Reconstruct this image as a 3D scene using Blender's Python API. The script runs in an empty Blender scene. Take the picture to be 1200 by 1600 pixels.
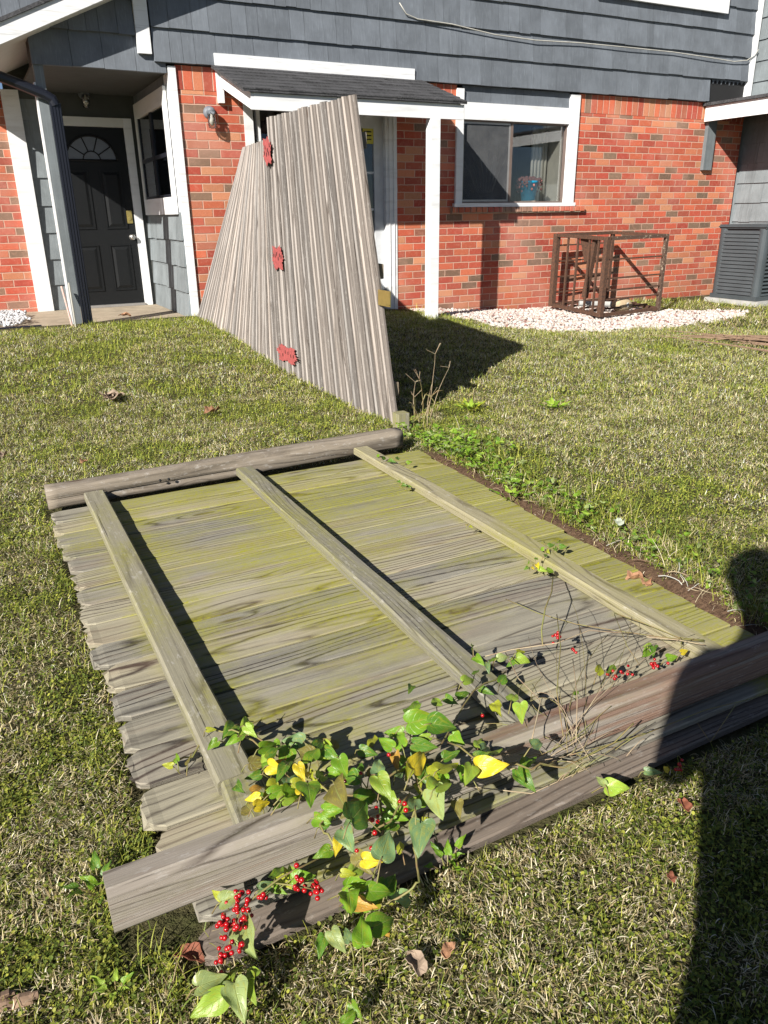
import bpy, bmesh, math, random
import numpy as np
from mathutils import Vector, Matrix
random.seed(7); rng=np.random.default_rng(7)
scn=bpy.context.scene; col=scn.collection
R=math.radians
# ------------------------------------------------------------------ camera
F_PX=1187.873
AX=np.array([[0.88639373,0.17929083,-0.42680318],[-0.4627471,0.31709327,-0.82783874],[-0.01308748,0.931293,0.36403579]])
CAM=np.array([0,0,1.25])
cd=bpy.data.cameras.new('camera'); cam=bpy.data.objects.new('camera',cd); col.objects.link(cam); scn.camera=cam
cd.sensor_fit='VERTICAL'; cd.sensor_height=36; cd.lens=F_PX/1600*36; cd.clip_start=.01; cd.clip_end=500
m=Matrix(((AX[0][0],AX[0][1],AX[0][2],0),(AX[1][0],AX[1][1],AX[1][2],0),(AX[2][0],AX[2][1],AX[2][2],1.25),(0,0,0,1)))
cam.matrix_world=m
# ------------------------------------------------------------------ world, sun, exposure
SUN_AZ=57.0; SUN_EL=30.5        # azimuth the light travels towards, from +Y to +X
w=bpy.data.worlds.new('World'); scn.world=w; w.use_nodes=True
nt=w.node_tree; bg=nt.nodes['Background']; sky=nt.nodes.new('ShaderNodeTexSky'); sky.sky_type='NISHITA'
sky.sun_disc=False; sky.sun_elevation=R(SUN_EL); sky.sun_rotation=R(SUN_AZ+180); sky.altitude=200; sky.dust_density=.3; sky.air_density=.55
nt.links.new(sky.outputs[0],bg.inputs[0]); bg.inputs[1].default_value=.05
sd=bpy.data.lights.new('sun','SUN'); so=bpy.data.objects.new('sun',sd); col.objects.link(so)
sd.energy=5.0; sd.angle=R(.5); sd.color=(1,.95,.87)
sv=Vector((math.sin(R(SUN_AZ))*math.cos(R(SUN_EL)),math.cos(R(SUN_AZ))*math.cos(R(SUN_EL)),-math.sin(R(SUN_EL))))
so.rotation_euler=sv.to_track_quat('-Z','Y').to_euler(); so.location=(-20,-12,20)
scn.view_settings.view_transform='Standard'; scn.view_settings.look='None'; scn.view_settings.gamma=1
scn.view_settings.exposure=.82; scn.render.engine='CYCLES'
scn.cycles.max_bounces=8; scn.cycles.transparent_max_bounces=12

# ------------------------------------------------------------------ helpers
def at(px,py,z):
    r=AX@np.array([px-600,800-py,-F_PX]); return CAM+r*(z-CAM[2])/r[2]
def aty(px,py,y):
    r=AX@np.array([px-600,800-py,-F_PX]); return CAM+r*(y-CAM[1])/r[1]
def ss(t):
    t=np.clip(t,0,1); return t*t*(3-2*t)
_h=np.random.default_rng(3).random((256,256))
def vn(x,y,s=1.0,o=0):
    x=np.asarray(x,float)*s+o*17.3+1000; y=np.asarray(y,float)*s+o*5.1+1000
    xi=np.floor(x).astype(int);yi=np.floor(y).astype(int);fx=ss(x-xi);fy=ss(y-yi)
    g=lambda a,b:_h[a%256,b%256]
    return (g(xi,yi)*(1-fx)+g(xi+1,yi)*fx)*(1-fy)+(g(xi,yi+1)*(1-fx)+g(xi+1,yi+1)*fx)*fy
def fbm(x,y,s=1.0,o=0):
    return .55*vn(x,y,s,o)+.28*vn(x,y,s*2.1,o+1)+.17*vn(x,y,s*4.3,o+2)
def ground(x,y):
    x=np.asarray(x,float);y=np.asarray(y,float)
    z=.23*ss((y-4.5)/4)*(1-ss((x-3)/4))
    xe=1.905+.095*np.clip((y-1.1)/2.3,0,1); bank=.045*ss((x-xe)/.07)*ss((y-1.15)/.2)*(1-ss((y-3.3)/.6))*(1-.7*ss((x-2.4)/2.5))
    n=((fbm(x,y,2.2,4)-.5)*.03+(fbm(x,y,11,14)-.5)*.035)*(1-ss((y-7.5)/1.0))
    under=ss((x-.0)/.25)*(1-ss((x-xe+.03)/.06))*ss((y-.9)/.15)*(1-ss((y-3.35)/.15))
    return z+bank+n*(1-under)-.012*under
class NT:
    def __init__(s,name):
        s.m=bpy.data.materials.new(name); s.m.use_nodes=True; s.t=s.m.node_tree; s.b=s.t.nodes['Principled BSDF']; s.out=s.t.nodes['Material Output']
    def put(s,sock,v):
        if isinstance(v,bpy.types.NodeSocket): s.t.links.new(v,sock)
        elif v is not None:
            if hasattr(sock,'default_value'):
                if sock.type=='RGBA' and len(v)==3: v=(*v,1)
                sock.default_value=v
    def n(s,t,ins=None,out=0,**k):
        nd=s.t.nodes.new('ShaderNode'+t)
        for a,b in k.items(): setattr(nd,a,b)
        for a,b in (ins or {}).items(): s.put(nd.inputs[a],b)
        return nd.outputs[out]
    def math(s,op,a,b=None,c=None,clamp=False):
        ins={0:a}
        if b is not None: ins[1]=b
        if c is not None: ins[2]=c
        return s.n('Math',ins,operation=op,use_clamp=clamp)
    def noise(s,vec,scale,detail=3,rough=.55,dist=0,out=0):
        return s.n('TexNoise',{'Vector':vec,'Scale':scale,'Detail':detail,'Roughness':rough,'Distortion':dist},out)
    def mr(s,v,a,b,c=0.,d=1.):
        return s.n('MapRange',{0:v,1:a,2:b,3:c,4:d})
    def mix(s,f,a,b,mode='MIX'):
        nd=s.t.nodes.new('ShaderNodeMix'); nd.data_type='RGBA'; nd.blend_type=mode
        s.put(nd.inputs[0],f); s.put(nd.inputs[6],a); s.put(nd.inputs[7],b); return nd.outputs[2]
    def ramp(s,f,stops):
        nd=s.t.nodes.new('ShaderNodeValToRGB'); s.put(nd.inputs[0],f); r=nd.color_ramp
        while len(r.elements)<len(stops): r.elements.new(.5)
        for e,(p,c) in zip(r.elements,stops): e.position=p; e.color=(*c,1)
        return nd.outputs[0]
    def comb(s,x,y,z): return s.n('CombineXYZ',{0:x,1:y,2:z})
    def sep(s,v):
        nd=s.t.nodes.new('ShaderNodeSeparateXYZ'); s.put(nd.inputs[0],v); return nd.outputs
    def vm(s,v,sc): return s.n('VectorMath',{0:v,1:sc},operation='MULTIPLY')
    def pos(s): return s.n('NewGeometry',out=0)
    def attr(s,name,out=1): return s.n('Attribute',out=out,attribute_name=name)
    def fin(s,color=None,rough=.7,bump=None,bs=.5,bd=.01,spec=None,metal=None):
        if color is not None: s.put(s.b.inputs['Base Color'],color)
        s.put(s.b.inputs['Roughness'],rough)
        if spec is not None: s.b.inputs['Specular IOR Level'].default_value=spec
        if metal is not None: s.b.inputs['Metallic'].default_value=metal
        if bump is not None: s.put(s.b.inputs['Normal'],s.n('Bump',{'Strength':bs,'Distance':bd,'Height':bump}))
        return s.m
M={}
def wood(name,light,dark,rings=13.,redx=0,edge=0,mossc=None,moss=0,red=0,lines=.011,contrast=1.0,darkband=.4,bsx=.5,panel=False,weather=0.):
    s=NT(name); wc=s.attr('wc'); L,T,U=s.sep(wc)
    low=s.noise(s.comb(s.math('MULTIPLY',L,1.3),s.math('MULTIPLY',T,9.),s.math('MULTIPLY',U,7.3)),1,2,.5)
    # knots
    vv=s.n('TexVoronoi',{'Vector':s.comb(s.math('MULTIPLY',L,1.7),s.math('MULTIPLY',T,7.),s.math('MULTIPLY',U,9.7)),'Scale':1.,'Randomness':1.},feature='F1')
    kd=s.math('MULTIPLY',s.mr(vv,0,.34,1,0),1.0)
    kd2=s.math('MULTIPLY',kd,kd)
    lowc=s.noise(s.comb(s.math('MULTIPLY',L,.75),s.math('MULTIPLY',T,5.5),s.math('MULTIPLY',U,7.3)),1,1,.4)
    fine=s.noise(s.comb(s.math('MULTIPLY',L,6.),s.math('MULTIPLY',T,30.),U),1,2)
    ringc=s.math('ADD',s.math('MULTIPLY',T,.5),s.math('ADD',s.math('MULTIPLY',lowc,lines*rings),s.math('ADD',s.math('MULTIPLY',fine,lines*.45),s.math('MULTIPLY',kd2,lines*1.6))))
    ring=s.math('ABSOLUTE',s.math('SINE',s.math('MULTIPLY',ringc,3.1416/lines)))
    ring2=s.mr(ring,.0,.55,1,0)
    amt=s.noise(s.comb(s.math('MULTIPLY',L,.9),s.math('MULTIPLY',T,6.),s.math('MULTIPLY',U,3.1)),1,1)
    ring2=s.math('MULTIPLY',ring2,s.mr(amt,.35,.65,.15,1))
    fib=s.noise(s.comb(s.math('MULTIPLY',L,5.),s.math('MULTIPLY',T,260.),U),1,3,.6)
    fibs=s.noise(s.comb(s.math('MULTIPLY',L,1.6),s.math('MULTIPLY',T,75.),U),1,4,.65)
    f=s.math('ADD',s.math('MULTIPLY',ring2,.85*contrast),s.math('ADD',s.math('MULTIPLY',s.mr(fib,.3,.7),.16),s.math('MULTIPLY',s.mr(fibs,.36,.7),.26*contrast)))
    c=s.mix(s.mr(f,.12,.98),light,dark)
    idr=s.n('TexWhiteNoise',{'W':U},out=0,noise_dimensions='1D')
    tint=s.n('HueSaturation',{'Hue':.5,'Saturation':s.mr(idr,0,1,.6,1.3),'Value':s.mr(idr,0,1,.68,1.22),'Color':c})
    c=tint
    band=s.noise(s.comb(s.math('MULTIPLY',L,1.1),s.math('MULTIPLY',T,14.),s.math('MULTIPLY',U,5.)),1,3)
    c=s.mix(s.math('MULTIPLY',s.mr(band,.50,.72),darkband),c,tuple(v*.7 for v in dark),'MIX')
    crk=s.noise(s.comb(s.math('MULTIPLY',L,2.2),s.math('MULTIPLY',T,130.),s.math('MULTIPLY',U,1.3)),1,2,.5)
    crk=s.mr(crk,.69,.75)
    c=s.mix(s.math('MULTIPLY',crk,.75),c,(.035,.028,.022))
    mot=s.noise(s.comb(s.math('MULTIPLY',L,26.),s.math('MULTIPLY',T,70.),U),1,5,.75)
    c=s.mix(s.math('MULTIPLY',s.mr(mot,.5,.75),.30),c,tuple(v*1.25 for v in light))
    if red:
        rn=s.noise(s.comb(s.math('MULTIPLY',L,1.4),s.math('MULTIPLY',T,11.),s.math('MULTIPLY',U,2.)),1,3)
        c=s.mix(s.math('MULTIPLY',s.mr(rn,.5,.62),red),c,(.25,.10,.055))
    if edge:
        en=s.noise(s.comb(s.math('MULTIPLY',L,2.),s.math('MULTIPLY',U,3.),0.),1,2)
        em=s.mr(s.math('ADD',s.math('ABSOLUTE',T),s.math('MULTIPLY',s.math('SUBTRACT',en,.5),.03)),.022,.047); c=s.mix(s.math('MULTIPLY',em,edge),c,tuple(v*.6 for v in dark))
    if redx:
        qx=s.sep(s.pos())[0]; rn=s.noise(s.comb(s.math('MULTIPLY',L,1.8),s.math('MULTIPLY',T,14.),2.),1,3)
        rm=s.math('MULTIPLY',s.mr(s.math('ADD',rn,s.mr(qx,.6,1.5,-.12,.16)),.50,.62),redx); c=s.mix(rm,c,s.mix(s.mr(fibs,.35,.7),(.24,.105,.055),(.09,.035,.02)))
    if weather:
        wn=s.noise(s.comb(s.math('MULTIPLY',L,22.),s.math('MULTIPLY',T,60.),U),1,5,.75)
        c=s.mix(s.math('MULTIPLY',s.mr(wn,.56,.66),weather),c,(.5,.48,.45))
    c=s.mix(s.math('MULTIPLY',s.mr(kd,.72,.86),.8),c,(.07,.04,.025))
    if moss:
        p=s.pos(); px,py,pz=s.sep(p)
        mn=s.noise(s.comb(s.math('MULTIPLY',L,2.6),s.math('MULTIPLY',T,16.),s.math('MULTIPLY',U,1.7)),1,4,.6)
        mn2=s.noise(p,2.6,2)
        v=s.math('ADD',s.math('MULTIPLY',mn,.8),s.math('MULTIPLY',mn2,.6))
        if panel:
            g=s.math('SUBTRACT',s.math('ADD',s.mr(px,1.6,1.82,0,.55),s.mr(py,1.5,3.2,0,.14)),s.math('MULTIPLY',s.mr(s.math('ABSOLUTE',s.math('SUBTRACT',px,1.4)),.15,.35,1,0),s.mr(py,2.8,1.6,0,.2)))
            v=s.math('ADD',v,s.math('ADD',g,s.mr(s.math('ABSOLUTE',s.math('SUBTRACT',px,.39)),0,.14,.12,0)))
            v=s.math('ADD',v,s.mr(s.math('ABSOLUTE',s.math('SUBTRACT',px,1.02)),.02,.22,.10,0))
            v=s.math('SUBTRACT',v,s.mr(px,.33,.14,0,.25))
        mk=s.math('MULTIPLY',s.mr(v,.63,.90),moss)
        mk=s.math('MULTIPLY',mk,s.math('MULTIPLY',s.mr(fibs,.3,.6,1,.5),s.mr(s.noise(p,70,4,.7),.35,.6,.45,1.1)))
        c=s.mix(mk,c,mossc)
    bump=s.math('SUBTRACT',s.math('ADD',s.math('MULTIPLY',s.math('SUBTRACT',fib,s.math('MULTIPLY',crk,2.)),.3),s.math('MULTIPLY',fibs,.5)),s.math('MULTIPLY',ring2,.3))
    M[name]=s.fin(c,.85,bump,bsx,.004,spec=.25); return M[name]
MOSS=(.285,.28,.008)
wood('panel_wood',(.35,.32,.235),(.065,.05,.04),mossc=MOSS,moss=.9,red=.10,panel=True,contrast=1.35,darkband=.18,lines=.016)
wood('rail_wood',(.29,.265,.18),(.065,.052,.036),mossc=(.26,.25,.02),moss=.85,contrast=.8,darkband=.3,weather=.4,lines=.018)
wood('post_wood',(.28,.25,.215),(.06,.047,.04),mossc=(.17,.17,.05),moss=.5,red=0,redx=.6,contrast=.95,weather=.35,lines=.014,darkband=.25)
wood('loose_wood',(.25,.19,.14),(.055,.036,.026),contrast=.9,weather=.25,lines=.012,darkband=.4)
wood('far_post_wood',(.29,.24,.18),(.04,.03,.022),contrast=1.15,darkband=.5,weather=.4,lines=.012)
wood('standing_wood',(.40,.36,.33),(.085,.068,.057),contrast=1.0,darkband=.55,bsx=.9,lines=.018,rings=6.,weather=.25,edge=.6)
def simple(name,c,rough=.6,nscale=8,amt=.15,bump=.0,metal=0,spec=None,bd=.004,c2=None,lo=.35,hi=.7):
    s=NT(name); p=s.pos(); n=s.noise(p,nscale,4,.6)
    c2=c2 or tuple(v*(1-amt) for v in c)
    cc=s.mix(s.mr(n,lo,hi),c,c2)
    M[name]=s.fin(cc,rough,n if bump else None,bump or 0,bd,spec=spec,metal=metal); return M[name]
def painted_white(name,c,c2,streak=(1.5,1.5,12)):
    s=NT(name); p=s.pos(); n=s.noise(s.vm(p,streak),1.2,4,.6); n2=s.noise(p,7,5,.7)
    cc=s.mix(s.mr(n,.52,.85),c,c2); cc=s.mix(s.math('MULTIPLY',s.mr(n2,.5,.8),.35),cc,tuple(v*.75 for v in c))
    M[name]=s.fin(cc,.55,n,.25,.003); return M[name]
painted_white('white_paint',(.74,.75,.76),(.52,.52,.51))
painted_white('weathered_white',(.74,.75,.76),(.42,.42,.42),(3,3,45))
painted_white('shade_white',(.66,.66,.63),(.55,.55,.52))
def siding_mat(name,c):
    s=NT(name); p=s.pos(); idr=s.attr('sid',2)
    st=s.noise(s.vm(p,(90,90,2.0)),1,3,.6); n2=s.noise(s.vm(p,(1,1,1)),4,4,.65)
    st2=s.noise(s.vm(p,(28,28,.7)),1,2,.5)
    base=s.mix(s.mr(n2,.35,.7),c,tuple(v*1.35 for v in c))
    base=s.mix(s.math('MULTIPLY',s.mr(st,.55,.7),.40),base,tuple(v*1.9 for v in c))
    base=s.mix(s.math('MULTIPLY',s.mr(st2,.58,.7),.35),base,tuple(v*.7 for v in c))
    base=s.n('HueSaturation',{'Hue':.5,'Saturation':1.,'Value':s.mr(idr,0,1,.86,1.14),'Color':base})
    M[name]=s.fin(base,.7,s.math('ADD',st,st2),.35,.004); return M[name]
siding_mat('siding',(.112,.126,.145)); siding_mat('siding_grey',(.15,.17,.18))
def brick_mat(name,soldier=False):
    s=NT(name); p=s.pos(); px,py,pz=s.sep(p)
    wob=s.noise(p,14,2); wob2=s.noise(s.n('VectorMath',{0:p,1:(5,5,5)},operation='ADD'),14,2)
    px=s.math('ADD',px,s.math('MULTIPLY',s.math('SUBTRACT',wob,.5),.010)); pz=s.math('ADD',pz,s.math('MULTIPLY',s.math('SUBTRACT',wob2,.5),.010))
    if soldier: BW,BH=.103,.30
    else: BW,BH=.236,.0833
    rowf=s.math('DIVIDE',s.math('SUBTRACT',pz,2.455 if soldier else .0),BH); row=s.math('FLOOR',rowf); fr=s.math('FRACT',rowf)
    off=s.math('MULTIPLY',s.math('FLOORED_MODULO',row,2.),.5) if not soldier else 0.
    jit=s.math('MULTIPLY',s.n('TexWhiteNoise',{'W':row},noise_dimensions='1D'),.12)
    cf=s.math('ADD',s.math('ADD',s.math('DIVIDE',px,BW),off),jit); cl=s.math('FLOOR',cf); fc=s.math('FRACT',cf)
    wn=s.t.nodes.new('ShaderNodeTexWhiteNoise'); wn.noise_dimensions='3D'; s.put(wn.inputs['Vector'],s.comb(cl,row,3.3))
    r1=wn.outputs[0]; r2=s.sep(wn.outputs[1])[1]
    dx=s.math('MULTIPLY',s.math('MINIMUM',fc,s.math('SUBTRACT',1.,fc)),BW); dz=s.math('MULTIPLY',s.math('MINIMUM',fr,s.math('SUBTRACT',1.,fr)),BH if not soldier else 1)
    d=s.math('MINIMUM',dx,dz); mort=s.mr(d,.0035,.0065,1,0)
    bc=s.ramp(r1,[(0,(.36,.062,.042)),(.25,(.46,.092,.05)),(.5,(.53,.14,.07)),(.66,(.52,.24,.13)),(.76,(.38,.075,.05)),(.88,(.40,.10,.06)),(.90,(.21,.135,.09)),(1,(.16,.11,.075))])
    bc.node.color_ramp.interpolation='LINEAR'
    n=s.noise(p,22,4,.7); n2=s.noise(p,90,2,.6)
    bc=s.n('HueSaturation',{'Hue':.5,'Saturation':1.,'Value':s.mr(r2,0,1,.8,1.15),'Color':bc})
    bc=s.mix(s.math('MULTIPLY',s.mr(n,.5,.75),.3),bc,(.60,.32,.22)); bc=s.mix(s.math('MULTIPLY',s.mr(n2,.55,.7),.25),bc,(.2,.07,.05))
    ef=s.noise(p,1.3,3,.6)
    bc=s.mix(s.math('MULTIPLY',s.mr(ef,.50,.7),.35),bc,(.58,.33,.26)); gr=s.noise(p,.9,3,.6); bc=s.mix(s.math('MULTIPLY',s.math('ADD',s.mr(pz,.45,.0,0,.6),s.mr(gr,.5,.8,0,.5)),.5),bc,(.22,.09,.06))
    cc=s.mix(mort,bc,(.52,.33,.25))
    h=s.math('ADD',s.math('MULTIPLY',s.math('SUBTRACT',1.,mort),1.),s.math('MULTIPLY',n2,.25))
    M[name]=s.fin(cc,.85,h,.7,.006,spec=.3); return M[name]
brick_mat('brick'); brick_mat('brick_soldier',True)
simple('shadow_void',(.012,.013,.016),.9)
simple('black_paint',(.010,.011,.012),.5,spec=.25,nscale=20)
simple('black_metal',(.010,.012,.02),.4)
simple('dark_sheath',(.012,.012,.013),.8)
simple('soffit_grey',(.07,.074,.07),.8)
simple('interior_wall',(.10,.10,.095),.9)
simple('curtain_cloth',(.62,.60,.52),.9)
simple('concrete',(.40,.33,.24),.9,6,.3,bump=.3)
simple('grey_concrete',(.42,.42,.40),.9,8,.3,bump=.3)
simple('brass',(.62,.50,.18),.35,metal=.8,nscale=30)
simple('nickel',(.6,.58,.54),.3,metal=.9)
simple('lamp_grey',(.16,.18,.21),.5)
simple('aluminium',(.42,.41,.40),.45,metal=.6)
simple('bronze_frame',(.20,.15,.13),.5,metal=.3)
simple('screen_film',(.03,.035,.045),.6)
simple('ac_metal',(.060,.072,.080),.45,nscale=3,amt=.25)
simple('ac_dark',(.012,.013,.015),.6)
simple('rust',(.055,.03,.02),.8,40,.5,bump=.6,c2=(.12,.055,.03))
simple('rust_pale',(.085,.05,.035),.8,30,.5,bump=.6,c2=(.30,.25,.18),lo=.58,hi=.66)
simple('teal_glaze',(.01,.24,.40),.3,nscale=4,spec=.6)
simple('pot_saucer',(.45,.40,.32),.6)
simple('succulent',(.40,.15,.14),.6,30,.5,c2=(.22,.13,.10))
simple('cable_white',(.50,.49,.44),.5,10,.3)
simple('hinge_red',(.40,.085,.08),.85,30,.35)
simple('stone_tan',(.50,.38,.24),.9,14,.4,bump=.5)
simple('twig',(.26,.17,.11),.9,60,.5,bump=.5,c2=(.14,.09,.06))
simple('dry_leaf',(.36,.20,.11),.8,35,.45,bump=.4,c2=(.26,.12,.06))
simple('dry_leaf_grey',(.32,.24,.17),.8,35,.45,bump=.4,c2=(.16,.11,.08))
simple('dry_leaf_red',(.22,.07,.035),.8,35,.45,bump=.4)
simple('litter_white',(.42,.46,.36),.6)
simple('sticker_yellow',(.62,.56,.08),.6)
simple('rope',(.55,.33,.30),.8,90,.5,c2=(.6,.5,.42))
simple('bark_chunk',(.30,.20,.13),.9,20,.5,bump=.8,c2=(.14,.09,.06))
simple('splinter',(.62,.27,.10),.8,30,.4)
simple('door_white',(.60,.62,.64),.5)
def glass(name,tint,refl=.015,f=1.5):
    s=NT(name); s.t.nodes.remove(s.b)
    fr=s.n('Fresnel',{'IOR':f}); k=s.math('ADD',s.math('MULTIPLY',fr,.75),refl,clamp=True)
    tr=s.n('BsdfTransparent',{'Color':tint}); gl=s.n('BsdfGlossy',{'Color':(.9,.9,.9),'Roughness':.01})
    s.t.links.new(s.n('MixShader',{0:k,1:tr,2:gl}),s.out.inputs[0]); M[name]=s.m
glass('glass',(.97,.98,.98)); glass('glass_dim',(.42,.45,.50),.03); glass('lamp_glass',(.8,.8,.8),.12)
s=NT('screen_pane'); s.t.links.new(s.n('MixShader',{0:.42,1:M['glass'].node_tree.nodes['Material Output'].inputs[0].links and s.n('BsdfTransparent',{'Color':(.75,.77,.8)}),2:s.n('BsdfDiffuse',{'Color':s.mix(s.mr(s.noise(s.pos(),5,4,.7),.3,.7),(.10,.105,.115),(.17,.175,.18))})}),s.out.inputs[0]); M['screen_pane']=s.m
def roof_mat():
    s=NT('roof_shingle'); p=s.pos(); px,py,pz=s.sep(p)
    row=s.math('FLOOR',s.math('DIVIDE',py,.14)); n=s.noise(p,60,3,.7)
    wn=s.n('TexWhiteNoise',{'Vector':s.comb(s.math('FLOOR',s.math('ADD',s.math('MULTIPLY',px,6.),s.math('MULTIPLY',row,.37))),row,0.)},noise_dimensions='3D')
    c=s.mix(wn,(.018,.018,.02),(.055,.055,.06)); c=s.mix(s.mr(n,.45,.7),c,(.09,.09,.095))
    edge=s.math('FRACT',s.math('DIVIDE',py,.14)); h=s.math('ADD',s.math('MULTIPLY',s.math('GREATER_THAN',edge,.1),1.),n)
    M['roof_shingle']=s.fin(c,.9,h,.8,.008)
roof_mat()
def soil():
    s=NT('soil'); p=s.pos(); px,py,pz=s.sep(p); n=s.noise(p,9,5,.7); n2=s.noise(p,55,4,.7); n3=s.noise(p,1.1,4,.6)
    c=s.mix(s.mr(n2,.3,.7),(.045,.038,.02),(.15,.125,.065)); c=s.mix(s.mr(n,.35,.65),c,(.045,.055,.015)); 
    c=s.mix(s.math('MULTIPLY',s.mr(n3,.4,.65),.5),c,(.10,.09,.045))
    d=s.math('MULTIPLY',s.mr(s.math('ABSOLUTE',s.math('SUBTRACT',px,s.mr(py,1.1,3.4,1.94,2.03))),.12,.2,1,0),s.mr(s.math('ABSOLUTE',s.math('SUBTRACT',py,2.2)),1.15,1.35,1,0))
    c=s.mix(d,c,s.mix(s.mr(n2,.35,.7),(.15,.095,.06),(.06,.036,.024)))
    M['soil']=s.fin(c,.95,s.math('ADD',n2,n),.9,.02,spec=.1)
soil()
def grassmat():
    s=NT('grass_blades'); c=s.attr('gc',0); s.b.inputs['Roughness'].default_value=.55
    s.put(s.b.inputs['Base Color'],c); s.b.inputs['Specular IOR Level'].default_value=.25
    tr=s.n('BsdfTranslucent',{'Color':c})
    s.t.links.new(s.n('MixShader',{0:.22,1:s.b.outputs[0],2:tr}),s.out.inputs[0]); M['grass_blades']=s.m
grassmat()
def leafmat():
    s=NT('vine_leaf'); c=s.attr('gc',0); lc=s.attr('lc'); u,v,k=s.sep(lc)
    av=s.math('ABSOLUTE',v)
    lat=s.math('ABSOLUTE',s.math('SUBTRACT',s.math('FRACT',s.math('MULTIPLY',s.math('SUBTRACT',u,s.math('MULTIPLY',av,.55)),5.)),.5))
    lv=s.mr(lat,0,.07,1,0); mv=s.mr(av,.0,.06,1,0); vein=s.math('MAXIMUM',s.math('MULTIPLY',lv,.45),mv)
    n=s.noise(s.comb(u,v,s.math('MULTIPLY',k,13.)),3.5,4,.65)
    cc=s.mix(s.math('MULTIPLY',vein,.6),c,(.38,.46,.14))
    cc=s.mix(s.math('MULTIPLY',s.mr(n,.5,.68),.5),cc,(.40,.36,.03)); 
    sp=s.noise(s.comb(u,v,s.math('MULTIPLY',k,7.)),14,2,.5); cc=s.mix(s.mr(sp,.70,.74),cc,(.10,.05,.02))
    s.put(s.b.inputs['Base Color'],cc); s.b.inputs['Roughness'].default_value=.36
    s.put(s.b.inputs['Normal'],s.n('Bump',{'Strength':.5,'Distance':.002,'Height':s.math('SUBTRACT',n,vein)}))
    tr=s.n('BsdfTranslucent',{'Color':cc}); s.t.links.new(s.n('MixShader',{0:.3,1:s.b.outputs[0],2:tr}),s.out.inputs[0]); M['vine_leaf']=s.m
leafmat()
simple('vine_stem',(.20,.21,.06),.6,30,.4,c2=(.22,.13,.07)); simple('berry_red',(.38,.006,.010),.24,nscale=40,spec=.6)
simple('dead_stem',(.42,.35,.22),.8,30,.4,c2=(.26,.17,.11))
def gravelmat():
    s=NT('gravel_stone'); c=s.attr('gc',0); n=s.noise(s.pos(),60,3)
    M['gravel_stone']=s.fin(s.mix(s.math('MULTIPLY',s.mr(n,.4,.7),.3),c,(.4,.34,.3)),.85,n,.3,.004)
gravelmat()
for nm,c in (('skin',(.50,.30,.21)),('shirt_cloth',(.08,.10,.16)),('denim',(.05,.08,.15)),('shoe',(.05,.05,.05)),('hair_brown',(.05,.03,.02)),('phone_glass',(.02,.02,.022)),('lip',(.38,.14,.11)),('eye_white',(.7,.7,.68))): simple(nm,c,.6,25,.2)

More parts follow.
